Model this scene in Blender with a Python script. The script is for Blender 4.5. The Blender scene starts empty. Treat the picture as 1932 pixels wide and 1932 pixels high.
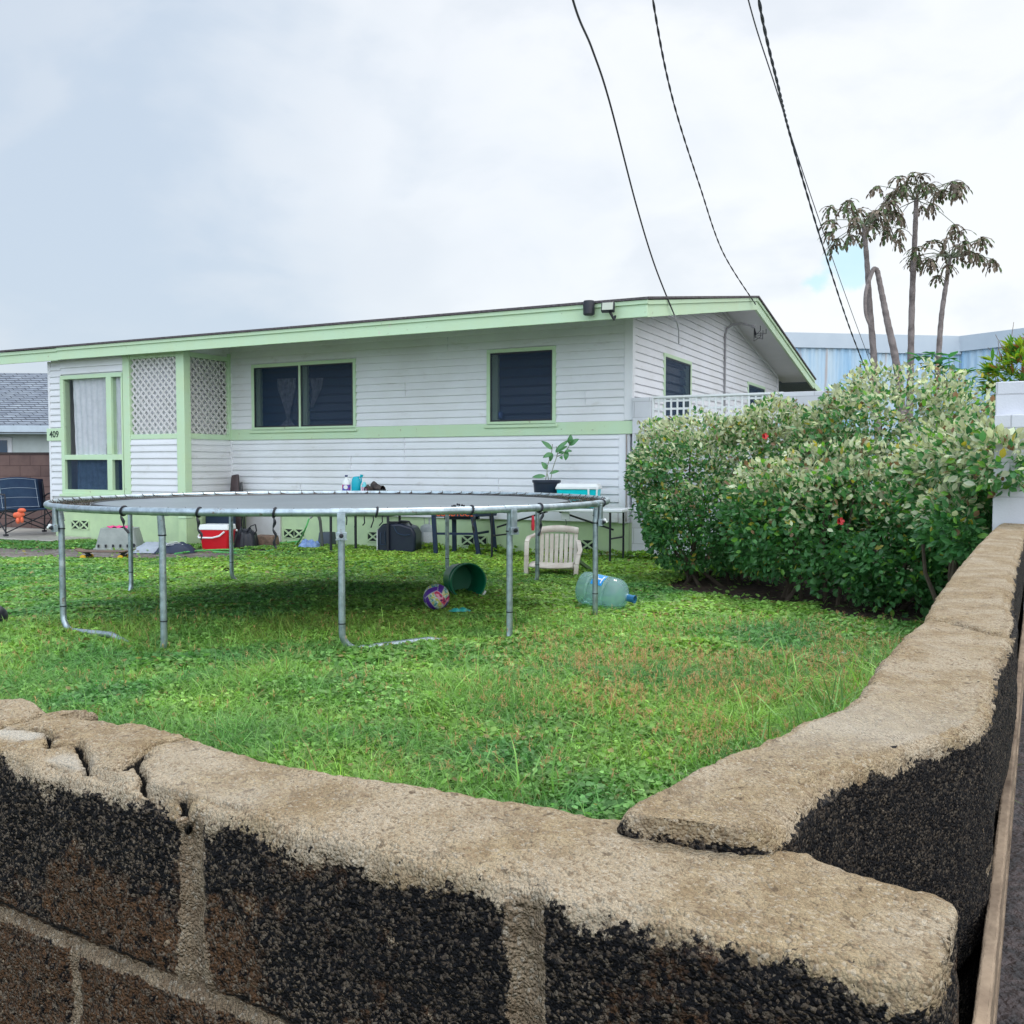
import bpy, bmesh, math, random
import numpy as np
from mathutils import Vector, Matrix, Euler
R_=math.radians
random.seed(7); rng=np.random.default_rng(7)
S=bpy.context.scene
COL=S.collection
# ------------------------------------------------------------------ camera
H=1.175; PIT=math.atan(85/1815); F=1815.0
cd=bpy.data.cameras.new('camera'); cam=bpy.data.objects.new('camera',cd); COL.objects.link(cam)
cam.location=(0,0,H); cam.rotation_euler=(math.pi/2-PIT,0,0)
cd.sensor_width=36; cd.lens=36*F/1932; cd.clip_start=.05; cd.clip_end=2000
S.camera=cam
S.render.engine='CYCLES'; S.render.resolution_x=1024; S.render.resolution_y=1024
cp,sp=math.cos(PIT),math.sin(PIT)
def ray(x,y):
    a=(x-966)/F; b=-(y-966)/F
    return Vector((a, cp+b*sp, -sp+b*cp))
def onz(x,y,z=0):
    d=ray(x,y); t=(z-H)/d.z; return Vector((d.x*t,d.y*t,z))
def onY(x,y,Y):
    d=ray(x,y); t=Y/d.y; return Vector((d.x*t,Y,H+d.z*t))
C0=Vector((1.52,12.3,0)); HA=math.atan2(-.4498,.893)
HM=Matrix.Translation(C0)@Matrix.Rotation(HA,4,'Z')
def hw(x,y,z): return HM@Vector((x,y,z))
# ------------------------------------------------------------------ noise
def _h(ix,iy,iz,s):
    h=(ix*374761393+iy*668265263+iz*1274126177+s*974634777)&0xffffffff
    h=((h^(h>>13))*1274126177)&0xffffffff
    return ((h^(h>>16))&0xffff)/32767.5-1.0
def vnoise(p,s=0):
    p=np.asarray(p,float); i=np.floor(p).astype(np.int64); f=p-i; u=f*f*(3-2*f)
    r=0
    for a in (0,1):
        for b in (0,1):
            for c in (0,1):
                w=(u[:,0] if a else 1-u[:,0])*(u[:,1] if b else 1-u[:,1])*(u[:,2] if c else 1-u[:,2])
                r=r+w*_h(i[:,0]+a,i[:,1]+b,i[:,2]+c,s)
    return r
def fbm(p,o=4,s=0):
    p=np.asarray(p,float); r=0;a=1;t=0
    for k in range(o):
        r=r+a*vnoise(p*(2**k),s+k); t+=a; a*=.5
    return r/t
def n2(x,y,sc,s=0,o=3):
    x=np.asarray(x,float); return fbm(np.stack([x*sc,np.asarray(y,float)*sc,np.zeros_like(x)],-1),o,s)
# ------------------------------------------------------------------ materials
MC={}
def mat(name,col,rough=.6,spec=.4,metal=0,nz=0,nsc=8,col2=None,bump=0,bsc=40,dist=.01,alpha=None,attr=None,detail=6,voro=0,coords='Object',trans=0,sss=0,coat=0):
    """principled with procedural mottling between col and col2"""
    if name in MC: return MC[name]
    m=bpy.data.materials.new(name); m.use_nodes=True; nt=m.node_tree; N=nt.nodes; L=nt.links
    b=N['Principled BSDF']; b.inputs['Roughness'].default_value=rough; b.inputs['Metallic'].default_value=metal
    b.inputs['Specular IOR Level'].default_value=spec
    if trans: b.inputs['Transmission Weight'].default_value=trans
    if coat: b.inputs['Coat Weight'].default_value=coat
    tc=N.new('ShaderNodeTexCoord')
    c1=(*col,1); c2=(*(col2 or tuple(c*.6 for c in col)),1)
    if attr:
        a=N.new('ShaderNodeAttribute'); a.attribute_name=attr; src=a.outputs['Color']
    else:
        r=N.new('ShaderNodeRGB'); r.outputs[0].default_value=c1; src=r.outputs[0]
    if nz:
        t=N.new('ShaderNodeTexNoise'); t.inputs['Scale'].default_value=nsc; t.inputs['Detail'].default_value=detail; t.inputs['Roughness'].default_value=.6
        L.new(tc.outputs[coords],t.inputs['Vector'])
        mr=N.new('ShaderNodeMapRange'); mr.inputs[1].default_value=.4; mr.inputs[2].default_value=.7; mr.inputs[3].default_value=0; mr.inputs[4].default_value=nz
        L.new(t.outputs['Fac'],mr.inputs[0])
        mx=N.new('ShaderNodeMix'); mx.data_type='RGBA'; L.new(mr.outputs[0],mx.inputs[0]); L.new(src,mx.inputs[6])
        if attr:
            mul=N.new('ShaderNodeMix'); mul.data_type='RGBA'; mul.blend_type='MULTIPLY'; mul.inputs[0].default_value=1
            L.new(src,mul.inputs[6]); mul.inputs[7].default_value=c2; L.new(mul.outputs[2],mx.inputs[7])
        else: mx.inputs[7].default_value=c2
        src=mx.outputs[2]
    L.new(src,b.inputs['Base Color'])
    if bump:
        t2=N.new('ShaderNodeTexNoise'); t2.inputs['Scale'].default_value=bsc; t2.inputs['Detail'].default_value=5
        L.new(tc.outputs[coords],t2.inputs['Vector'])
        bp=N.new('ShaderNodeBump'); bp.inputs['Strength'].default_value=bump; bp.inputs['Distance'].default_value=dist
        L.new(t2.outputs['Fac'],bp.inputs['Height']); L.new(bp.outputs[0],b.inputs['Normal'])
    if alpha is not None:
        tr=N.new('ShaderNodeBsdfTransparent'); ms=N.new('ShaderNodeMixShader'); ms.inputs[0].default_value=alpha
        L.new(tr.outputs[0],ms.inputs[1]); L.new(b.outputs[0],ms.inputs[2]); L.new(ms.outputs[0],N['Material Output'].inputs[0])
    MC[name]=m; return m
def leafmat(name,tl=.35,rough=.5,spec=.35):
    if name in MC: return MC[name]
    m=bpy.data.materials.new(name); m.use_nodes=True; nt=m.node_tree; N=nt.nodes; L=nt.links
    b=N['Principled BSDF']; b.inputs['Roughness'].default_value=rough; b.inputs['Specular IOR Level'].default_value=spec
    a=N.new('ShaderNodeAttribute'); a.attribute_name='Col'
    L.new(a.outputs['Color'],b.inputs['Base Color'])
    t=N.new('ShaderNodeBsdfTranslucent'); hs=N.new('ShaderNodeHueSaturation'); hs.inputs['Value'].default_value=1.5; hs.inputs['Saturation'].default_value=1.1
    L.new(a.outputs['Color'],hs.inputs['Color']); L.new(hs.outputs[0],t.inputs['Color'])
    ms=N.new('ShaderNodeMixShader'); ms.inputs[0].default_value=tl
    L.new(b.outputs[0],ms.inputs[1]); L.new(t.outputs[0],ms.inputs[2]); L.new(ms.outputs[0],N['Material Output'].inputs[0])
    MC[name]=m; return m
def spots(m,col,sc,lo,hi,amt=.8,s3=(1,1,1),det=6,ro=.65):
    nt=m.node_tree; N=nt.nodes; L=nt.links; b=N['Principled BSDF']; src=b.inputs['Base Color'].links[0].from_socket
    tc=N.new('ShaderNodeTexCoord'); mp=N.new('ShaderNodeMapping'); mp.inputs['Scale'].default_value=s3; mp.inputs['Location'].default_value=(3.3,1.7,5.1); L.new(tc.outputs['Object'],mp.inputs[0])
    t=N.new('ShaderNodeTexNoise'); t.inputs['Scale'].default_value=sc; t.inputs['Detail'].default_value=det; t.inputs['Roughness'].default_value=ro; L.new(mp.outputs[0],t.inputs['Vector'])
    r=N.new('ShaderNodeMapRange'); r.inputs[1].default_value=lo; r.inputs[2].default_value=hi; r.inputs[4].default_value=amt; L.new(t.outputs['Fac'],r.inputs[0])
    x=N.new('ShaderNodeMix'); x.data_type='RGBA'; L.new(r.outputs[0],x.inputs[0]); L.new(src,x.inputs[6]); x.inputs[7].default_value=(*col,1); L.new(x.outputs[2],b.inputs['Base Color'])
# ------------------------------------------------------------------ mesh building
class MB:
    def __init__(s): s.v=[]; s.f=[]
    def add(s,vs,fs,M=None):
        o=len(s.v)
        for v in vs:
            v=Vector(v); s.v.append(tuple(M@v if M else v))
        for f in fs: s.f.append(tuple(i+o for i in f))
        return s
    def box(s,a,b,M=None):
        x0,y0,z0=a; x1,y1,z1=b
        vs=[(x0,y0,z0),(x1,y0,z0),(x1,y1,z0),(x0,y1,z0),(x0,y0,z1),(x1,y0,z1),(x1,y1,z1),(x0,y1,z1)]
        return s.add(vs,[(0,3,2,1),(4,5,6,7),(0,1,5,4),(1,2,6,5),(2,3,7,6),(3,0,4,7)],M)
    def hexa(s,vs): return s.add(vs,[(0,3,2,1),(4,5,6,7),(0,1,5,4),(1,2,6,5),(2,3,7,6),(3,0,4,7)])
    def beam(s,p,q,w,h,up=(0,0,1)):
        p=Vector(p);q=Vector(q); d=(q-p).normalized(); u=Vector(up)
        r=d.cross(u); 
        if r.length<1e-4: r=d.cross(Vector((1,0,0)))
        r.normalize(); u=r.cross(d)
        vs=[]
        for c in (p,q):
            for a,b in ((-1,-1),(1,-1),(1,1),(-1,1)): vs.append(c+r*a*w/2+u*b*h/2)
        return s.add(vs,[(3,2,1,0),(4,5,6,7),(0,1,5,4),(1,2,6,5),(2,3,7,6),(3,0,4,7)])
    def tube(s,pts,r,n=10,caps=True,closed=False):
        pts=[Vector(p) for p in pts]; K=len(pts)
        rr=r if isinstance(r,(list,tuple)) else [r]*K
        rings=[]; pu=None
        for i,p in enumerate(pts):
            if closed: d=pts[(i+1)%K]-pts[i-1]
            else: d=pts[min(i+1,K-1)]-pts[max(i-1,0)]
            if d.length<1e-9: d=Vector((0,0,1))
            d.normalize()
            if pu is None:
                pu=Vector((0,0,1)) if abs(d.z)<.9 else Vector((1,0,0))
            u=(pu-d*pu.dot(d)); u.normalize(); w=d.cross(u); pu=u
            rings.append([p+(u*math.cos(2*math.pi*k/n)+w*math.sin(2*math.pi*k/n))*rr[i] for k in range(n)])
        o=len(s.v)
        for g in rings: s.v+= [tuple(v) for v in g]
        m=K if closed else K-1
        for i in range(m):
            for k in range(n):
                a=o+i*n+k; b=o+i*n+(k+1)%n; j=((i+1)%K)*n
                s.f.append((a,b,o+j+(k+1)%n,o+j+k))
        if caps and not closed:
            s.f.append(tuple(o+k for k in range(n))[::-1]); s.f.append(tuple(o+(K-1)*n+k for k in range(n)))
        return s
    def lathe(s,prof,n=24,M=None,capb=True,capt=True):
        vs=[];fs=[]
        for r,z in prof:
            for k in range(n): vs.append((r*math.cos(2*math.pi*k/n),r*math.sin(2*math.pi*k/n),z))
        K=len(prof)
        for i in range(K-1):
            for k in range(n): fs.append((i*n+k,i*n+(k+1)%n,(i+1)*n+(k+1)%n,(i+1)*n+k))
        if capb: fs.append(tuple(range(n))[::-1])
        if capt: fs.append(tuple((K-1)*n+k for k in range(n)))
        return s.add(vs,fs,M)
    def prism(s,poly,d0,d1,M=None):
        """poly in (x,z); extruded along y"""
        n=len(poly); vs=[(x,d0,z) for x,z in poly]+[(x,d1,z) for x,z in poly]
        fs=[tuple(range(n)),tuple(range(2*n-1,n-1,-1))]+[(i,i+n,(i+1)%n+n,(i+1)%n) for i in range(n)]
        return s.add(vs,fs,M)
    def ball(s,c,r,n=12,m=8,sc=(1,1,1),M=None):
        vs=[];fs=[]
        for i in range(m+1):
            t=math.pi*i/m
            for k in range(n):
                a=2*math.pi*k/n
                vs.append((c[0]+r*sc[0]*math.sin(t)*math.cos(a),c[1]+r*sc[1]*math.sin(t)*math.sin(a),c[2]-r*sc[2]*math.cos(t)))
        for i in range(m):
            for k in range(n): fs.append((i*n+k,i*n+(k+1)%n,(i+1)*n+(k+1)%n,(i+1)*n+k))
        return s.add(vs,fs,M)
    def grid(s,fn,nu,nv,M=None):
        vs=[fn(i/nu,j/nv) for j in range(nv+1) for i in range(nu+1)]
        fs=[(j*(nu+1)+i,j*(nu+1)+i+1,(j+1)*(nu+1)+i+1,(j+1)*(nu+1)+i) for j in range(nv) for i in range(nu)]
        return s.add(vs,fs,M)
def link(name,me,m=None,parent=None,loc=None,rz=0):
    o=bpy.data.objects.new(name,me); COL.objects.link(o)
    if m is not None and me is not None: me.materials.append(m)
    if parent is not None: o.parent=parent
    if loc is not None: o.location=loc
    if rz: o.rotation_euler[2]=rz
    return o
def build(name,mb,m,parent=None,bevel=0,smooth=35,loc=None,rz=0,seg=2,solid=0,sub=0):
    me=bpy.data.meshes.new(name); me.from_pydata(mb.v,[],mb.f); me.validate()
    bm=bmesh.new(); bm.from_mesh(me); bmesh.ops.remove_doubles(bm,verts=bm.verts,dist=1e-5); bmesh.ops.recalc_face_normals(bm,faces=bm.faces); bm.to_mesh(me); bm.free()
    me.polygons.foreach_set('use_smooth',[True]*len(me.polygons))
    me.set_sharp_from_angle(angle=R_(smooth))
    o=link(name,me,m,parent,loc,rz)
    if solid: md=o.modifiers.new('s','SOLIDIFY'); md.thickness=solid; md.offset=0
    if bevel: md=o.modifiers.new('b','BEVEL'); md.width=bevel; md.segments=seg; md.limit_method='ANGLE'; md.angle_limit=R_(40)
    if sub: md=o.modifiers.new('u','SUBSURF'); md.levels=sub; md.render_levels=sub
    return o
def npmesh(name,V,faces,m,parent=None,cols=None,smooth=False,attrs=None):
    """V (n,3); faces list of (k,4|3) int arrays"""
    me=bpy.data.meshes.new(name)
    loops=np.concatenate([f.ravel() for f in faces]).astype(np.int32)
    tot=np.concatenate([np.full(len(f),f.shape[1]) for f in faces]).astype(np.int32)
    st=np.concatenate([[0],np.cumsum(tot)[:-1]]).astype(np.int32)
    me.vertices.add(len(V)); me.vertices.foreach_set('co',np.asarray(V,np.float32).ravel())
    me.loops.add(len(loops)); me.loops.foreach_set('vertex_index',loops)
    me.polygons.add(len(tot)); me.polygons.foreach_set('loop_start',st)
    try: me.polygons.foreach_set('loop_total',tot)
    except Exception: pass
    me.polygons.foreach_set('use_smooth',np.full(len(tot),smooth))
    me.update(calc_edges=True)
    if cols is not None:
        a=me.color_attributes.new('Col','FLOAT_COLOR','POINT')
        c=np.ones((len(V),4),np.float32); c[:,:3]=cols; a.data.foreach_set('color',c.ravel())
    if attrs:
        for k,c3 in attrs.items():
            a=me.color_attributes.new(k,'FLOAT_COLOR','POINT')
            c=np.ones((len(V),4),np.float32); c[:,:3]=c3; a.data.foreach_set('color',c.ravel())
    return link(name,me,m,parent)
def scatter(T,TF,P,Rm,sc,cols):
    """T (k,3) template, TF list of face arrays; P (n,3), Rm (n,3,3), sc (n,) or (n,3)"""
    n=len(P); k=len(T)
    sc=np.asarray(sc); 
    if sc.ndim==1: sc=sc[:,None]*np.ones(3)
    V=(T[None]*sc[:,None,:])
    V=np.einsum('nij,nkj->nki',Rm,V)+P[:,None,:]
    fs=[(f[None]+ (np.arange(n)*k)[:,None,None]).reshape(-1,f.shape[1]) for f in TF]
    C=np.repeat(cols,k,axis=0)
    return V.reshape(-1,3),fs,C
def join(parts):
    Vs=[];Cs=[];fa={}
    o=0
    for V,fs,C in parts:
        for f in fs: fa.setdefault(f.shape[1],[]).append(f+o)
        Vs.append(V);Cs.append(C);o+=len(V)
    return np.concatenate(Vs),[np.concatenate(v) for v in fa.values()],np.concatenate(Cs)
def frames(d,roll=None,upv=(0,0,1)):
    """rotation matrices: local y -> d, local z -> roughly upv, plus roll"""
    d=d/np.linalg.norm(d,axis=1,keepdims=True)
    u=np.tile(np.asarray(upv,float),(len(d),1)) if np.ndim(upv)==1 else np.asarray(upv,float)
    x=np.cross(d,u); nx=np.linalg.norm(x,axis=1,keepdims=True); x=np.where(nx<1e-3,np.array([1.,0,0]),x/np.maximum(nx,1e-6))
    z=np.cross(x,d)
    if roll is not None:
        c=np.cos(roll)[:,None]; s=np.sin(roll)[:,None]; x,z=x*c+z*s, z*c-x*s
    return np.stack([x,d,z],-1)
def tag(o,label=None,cat=None,group=None,kind=None):
    if label: o['label']=label
    if cat: o['category']=cat
    if group: o['group']=group
    if kind: o['kind']=kind
    return o
def thing(name,label,cat,loc=(0,0,0),rz=0,group=None):
    o=bpy.data.objects.new(name,None); COL.objects.link(o); o.location=loc; o.rotation_euler=(0,0,rz); o.empty_display_size=.1
    return tag(o,label,cat,group)
def textmesh(name,txt,size,m,parent,ext=.002,M=None,align='CENTER',bold=0):
    cu=bpy.data.curves.new(name,'FONT'); cu.body=txt; cu.size=size; cu.extrude=ext; cu.align_x=align; cu.offset=bold; cu.resolution_u=3
    t=bpy.data.objects.new(name,cu); COL.objects.link(t)
    dg=bpy.context.evaluated_depsgraph_get(); me=bpy.data.meshes.new_from_object(t.evaluated_get(dg))
    bpy.data.objects.remove(t); bpy.data.curves.remove(cu)
    if M is not None: me.transform(M)
    me.name=name
    return link(name,me,m,parent)
# ------------------------------------------------------------------ common materials
M_side=mat('white_siding',(.78,.79,.835),rough=.5,nz=.7,nsc=1.1,col2=(.67,.67,.68),spec=.3)
M_green=mat('mint_paint',(.54,.715,.50),rough=.5,nz=.6,nsc=2.5,col2=(.55,.68,.42),spec=.35,bump=.15,bsc=60)
M_found=mat('pale_green_block',(.50,.64,.38),rough=.7,nz=.7,nsc=3,col2=(.38,.50,.32),bump=.4,bsc=120,dist=.004)
M_galv=mat('galvanised_steel',(.42,.50,.55),rough=.42,metal=.75,nz=.9,nsc=18,col2=(.22,.27,.30),bump=.15,bsc=90,dist=.003)
M_black=mat('black_plastic',(.012,.014,.022),rough=.4,nz=.4,nsc=9,col2=(.03,.03,.035))
M_navy=mat('navy_plastic',(.010,.022,.055),rough=.4,nz=.4,nsc=9,col2=(.02,.035,.07))
M_white=mat('white_plastic',(.75,.77,.78),rough=.4,nz=.3,nsc=7,col2=(.62,.63,.62))
M_whitep=mat('white_wall_paint',(.66,.67,.72),rough=.75,nz=.6,nsc=2.2,col2=(.52,.53,.56),bump=.4,bsc=70,dist=.004)
spots(M_green,(.22,.17,.10),14,.66,.72,.7); spots(M_green,(.62,.60,.52),5,.66,.70,.6)
spots(M_side,(.45,.42,.38),3,.58,.75,.45,(1,1,3)); spots(M_side,(.35,.30,.26),40,.70,.76,.5)
spots(M_galv,(.20,.09,.04),22,.62,.70,.7); spots(M_galv,(.62,.66,.68),9,.58,.66,.5)
# ================================================================== HOUSE
def blockmat(name,col,mort,w=.4,h=.2,ms=.008,rough=.8,off=(0,0),bump=.5,nz=.5,col2=None):
    if name in MC: return MC[name]
    m=mat(name,col,rough=rough,nz=nz,nsc=2.5,col2=col2 or tuple(c*.7 for c in col),bump=.4,bsc=90,dist=.004)
    nt=m.node_tree; N=nt.nodes; L=nt.links; b=N['Principled BSDF']
    tc=N.new('ShaderNodeTexCoord'); sx=N.new('ShaderNodeSeparateXYZ'); L.new(tc.outputs['Object'],sx.inputs[0])
    ax=N.new('ShaderNodeMath'); ax.operation='ADD'; L.new(sx.outputs[0],ax.inputs[0]); L.new(sx.outputs[1],ax.inputs[1])
    cx=N.new('ShaderNodeCombineXYZ'); L.new(ax.outputs[0],cx.inputs[0]); L.new(sx.outputs[2],cx.inputs[1])
    ad=N.new('ShaderNodeVectorMath'); ad.operation='ADD'; L.new(cx.outputs[0],ad.inputs[0]); ad.inputs[1].default_value=(off[0],off[1],0)
    br=N.new('ShaderNodeTexBrick'); br.inputs['Scale'].default_value=1; br.inputs['Brick Width'].default_value=w; br.inputs['Row Height'].default_value=h
    br.inputs['Mortar Size'].default_value=ms; br.inputs['Mortar Smooth'].default_value=.3
    br.inputs['Color1'].default_value=(1,1,1,1); br.inputs['Color2'].default_value=(.82,.82,.82,1); br.inputs['Mortar'].default_value=(*mort,1)
    L.new(ad.outputs[0],br.inputs['Vector'])
    lk=[l for l in L if l.to_socket==b.inputs['Base Color']][0].from_socket
    mx=N.new('ShaderNodeMix'); mx.data_type='RGBA'; mx.blend_type='MULTIPLY'; mx.inputs[0].default_value=1
    L.new(lk,mx.inputs[6]); L.new(br.outputs['Color'],mx.inputs[7]); L.new(mx.outputs[2],b.inputs['Base Color'])
    pb=[n for n in N if n.type=='BUMP'][0]
    b2=N.new('ShaderNodeBump'); b2.invert=True; b2.inputs['Strength'].default_value=bump; b2.inputs['Distance'].default_value=.01
    L.new(br.outputs['Fac'],b2.inputs['Height']); L.new(pb.outputs[0],b2.inputs['Normal']); L.new(b2.outputs[0],b.inputs['Normal'])
    return m
STEP=.1016
def siding(mb,a0,a1,z0,z1,place,holes=(),ends=None):
    k=0; z=z0
    while z<z1-.01:
        zt=min(z+STEP,z1); zm=(z+zt)/2
        s0,s1=(a0,a1) if ends is None else ends(zm)
        segs=[(s0,s1)] if s1>s0 else []
        for (h0,h1,g0,g1) in holes:
            if g0<zm<g1:
                ns=[]
                for (p,q) in segs:
                    if h0>p: ns.append((p,min(q,h0)))
                    if h1<q: ns.append((max(p,h1),q))
                segs=[t for t in ns if t[1]-t[0]>.005]
        for p,q in segs:
            pr=[(0,z),(.023,z),(.024,z+.006),(.002,zt),(0,zt)]
            vs=[place(a,o,zz) for a in (p,q) for o,zz in pr]; n=5
            mb.add(vs,[(i,(i+1)%n,(i+1)%n+n,i+n) for i in range(n)]+[(0,1,2,3,4),(9,8,7,6,5)])
        z=zt; k+=1
house=thing('house','white weatherboard bungalow with mint green trim behind the trampoline','house',C0,HA)
fr=lambda y:(lambda a,o,z:(a,y-o,z))
sx_=lambda x:(lambda a,o,z:(x+o,a,z))
W1=(-6.24,-4.26,1.735,2.765); W2=(-2.075,-1.05,1.74,2.77)
# walls (siding)
mb=MB()
siding(mb,-6.70,-.09,1.765,3.09,fr(0),[W1,W2])
siding(mb,-6.66,-.16,.62,1.60,fr(0))
for sx0,za,zb in ((-3.42,1.23,1.59),(-4.36,1.12,1.33),(-1.9,.82,1.03),(-5.3,.72,.92),(-2.7,2.78,2.98),(-3.4,2.17,2.38),(-.62,1.97,2.17)): mb.box((sx0-.002,-.027,za),(sx0+.002,-.002,zb))
mb.box((-6.66,.0,.44),(-.05,.14,3.09)) if False else None
build('wall',mb,M_side,house)['label']='horizontal lap siding of the long front wall'
mb=MB(); mb.box((-6.66,.002,.457),(W1[0],.12,3.08)); mb.box((W1[1],.002,.457),(W2[0],.12,3.08)); mb.box((W2[1],.002,.457),(-.02,.12,3.08))
for w in (W1,W2): mb.box((w[0],.002,.457),(w[1],.12,w[2])); mb.box((w[0],.002,w[3]),(w[1],.12,3.08))
build('wall_core',mb,M_side,house)
def roofz(y): return 2.95+.158*(y+1.2) if y<4.3 else 3.82-.158*(y-4.3)
G1=(1.27,2.60,1.74,2.76); G2=(6.3,7.78,1.9,2.76)
def gends(z):
    # y range where the gable wall exists under the roof
    if z<3.10: return (.07,8.93)
    d=(z-2.95)/.158-1.2; e=4.3+(3.82-z)/.158
    return (max(.07,d),min(8.93,e))
mb=MB(); siding(mb,0,0,.62,3.86,sx_(0),[G1,G2],ends=gends)
o=build('wall',mb,M_side,house); o['label']='gable end wall of lap siding under the wide eave'
mb=MB()
def gcore(y0,y1,z0,z1a,z1b): mb.hexa([(-.12,y0,z0),(-.002,y0,z0),(-.002,y1,z0),(-.12,y1,z0),(-.12,y0,z1a),(-.002,y0,z1a),(-.002,y1,z1b),(-.12,y1,z1b)])
gcore(.125,G1[0],-.1,roofz(.125),roofz(G1[0])); gcore(G1[1],4.3,-.1,roofz(G1[1]),3.82); gcore(4.3,G2[0],-.1,3.82,roofz(G2[0])); gcore(G2[1],8.95,-.1,roofz(G2[1]),roofz(8.95))
gcore(*G1[:2],-.1,G1[2],G1[2]); gcore(*G1[:2],G1[3],roofz(G1[0]),roofz(G1[1])); gcore(*G2[:2],-.1,G2[2],G2[2]); gcore(*G2[:2],G2[3],roofz(G2[0]),roofz(G2[1]))
build('wall_core',mb,M_side,house)
# back and left walls, seen only from elsewhere
mb=MB(); mb.box((-9.6,8.96,-.1),(-.125,9.08,3.05)); mb.box((-9.6,.125,-.1),(-9.48,8.95,3.1))
build('wall',mb,M_side,house)
# corner boards / mint band
mb=MB(); mb.box((-.09,-.022,1.772),(.024,-.0005,3.08)); mb.box((.002,-.0005,1.772),(.024,.07,3.10)); mb.box((-.16,-.016,.45),(-.05,-.0005,1.594)); mb.box((-6.655,-.028,.46),(-.17,-.003,.618)); mb.box((-6.70,-.03,.46),(-6.657,-.001,1.594)); mb.box((-6.69,-.02,1.77),(-6.66,-.001,3.05))
build('corner_board',mb,M_side,house,bevel=.003)
mb=MB(); mb.box((-6.68,-.030,1.597),(.030,-.0006,1.763)); mb.box((.0006,-.0006,1.597),(.03,.3,1.763))
build('mint_band',mb,M_green,house,bevel=.003)
# bay
BY=-1.0
mb=MB(); siding(mb,-9.60,-9.34,.70,2.80,fr(BY)); siding(mb,-9.34,-7.93,2.66,2.90,fr(BY)); siding(mb,-9.34,-7.93,.60,.72,fr(BY))
siding(mb,-7.79,-6.80,.70,1.60,fr(BY)); siding(mb,BY+.12,-.02,.70,1.60,sx_(-6.70))
o=build('wall',mb,M_side,house)
mb=MB(); mb.box((-9.60,BY+.01,.45),(-9.34,BY+.1,2.98)); mb.box((-9.34,BY+.01,.45),(-7.93,BY+.1,.75)); mb.box((-9.34,BY+.01,2.63),(-7.93,BY+.1,2.98))
mb.box((-7.93,BY+.09,.45),(-6.82,BY+.16,2.98)); mb.box((-6.80,BY+.09,.45),(-6.702,.0,1.62)); mb.box((-6.86,BY+.17,1.63),(-6.80,0,2.98)); mb.box((-9.60,BY+.11,.45),(-9.5,.12,2.98))
build('bay_core',mb,M_side,house)
mb=MB(); mb.box((-6.76,BY+.11,2.901),(-6.69,-.001,3.12)); mb.box((-7.79,BY-.008,2.901),(-6.80,BY+.085,3.0)); mb.box((-9.6,BY+.102,2.901),(-7.93,BY+.2,3.02))
build('eave_filler',mb,M_side,house)
mb=MB(); mb.box((-9.645,BY-.02,.62),(-9.60,BY+.05,2.88))
build('corner_board',mb,M_side,house,bevel=.003)
def post(n,a,b): 
    m_=MB(); m_.box(a,b); return build(n,m_,M_green,house,bevel=.006)
post('post',(-7.93,BY-.025,.66),(-7.79,BY+.085,2.93)); post('post',(-6.80,BY-.035,.40),(-6.64,BY+.10,2.93)); post('post',(-6.735,-.075,1.60),(-6.665,-.004,2.95))
for a_,b_ in (((-7.79,BY-.015,1.60),(-6.80,BY+.085,1.675)),((-7.79,BY-.01,2.83),(-6.80,BY+.085,2.90)),((-6.755,BY+.10,1.60),(-6.67,-.075,1.68)),((-6.755,BY+.10,2.83),(-6.67,-.075,2.9))):
    mb=MB(); mb.box(a_,b_); build('trim_rail',mb,M_green,house,bevel=.003)
def lattice(name,a0,a1,z0,z1,place,sp=.085,w=.034,t=.008,parent=None,m=None):
    mb=MB()
    for sgn,off in ((1,.002),(-1,.012)):
        c=-(z1-z0) if sgn>0 else 0
        L=(a1-a0)+(z1-z0); n=int(L/(sp*1.414))+1
        for i in range(n+1):
            s=i*sp*1.414
            # line: a = a0 + s - (z1-z0)+ (z-z0)  or mirrored
            pts=[]
            za,zb=z0,z1; aa=a0+s-(z1-z0); ab=aa+(z1-z0)
            if aa<a0: za=z0+(a0-aa); aa=a0
            if ab>a1: zb=z1-(ab-a1); ab=a1
            if zb-za<.02: continue
            if sgn<0: aa,ab=a0+a1-aa,a0+a1-ab
            p=Vector(place(aa,off,za)); q=Vector(place(ab,off,zb)); nn=Vector(place(0,1,0))-Vector(place(0,0,0))
            mb.beam(p,q,w,t,up=nn)
    return build(name,mb,m or M_white,parent)
M_lat=mat('lattice_paint',(.62,.60,.60),rough=.6,nz=.5,nsc=6,col2=(.5,.48,.46))
lattice('lattice_panel',-7.79,-6.80,1.675,2.83,fr(BY+.03),parent=house,m=M_lat)
lattice('lattice_panel',BY+.10,-.075,1.68,2.83,sx_(-6.72),parent=house,m=M_lat)
# windows ------------------------------------------------------------
M_glass=mat('dark_louvre_glass',(.014,.045,.095),rough=.15,spec=.5,nz=.3,nsc=3,col2=(.02,.04,.06))
M_scr=mat('window_screen',(.012,.036,.085),rough=.4,spec=.35,alpha=.40,nz=.3,nsc=300,col2=(.008,.02,.045))
M_int=mat('dark_room',(.02,.025,.035),rough=.9,nz=.3,nsc=2)
M_curt=mat('pale_curtain',(.80,.82,.88),rough=.9,nz=.6,nsc=14,col2=(.62,.65,.72),bump=.3,bsc=60)
M_curb=mat('dim_curtain',(.22,.36,.55),rough=.9,nz=.8,nsc=10,col2=(.10,.18,.30))
M_pane=mat('clear_pane',(.03,.05,.06),rough=.06,spec=.5,alpha=.12,nz=.1,nsc=2)
M_dcur=mat('grey_curtain',(.42,.44,.52),rough=.9,nz=1,nsc=16,col2=(.12,.14,.19),bump=.3,bsc=60)
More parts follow.
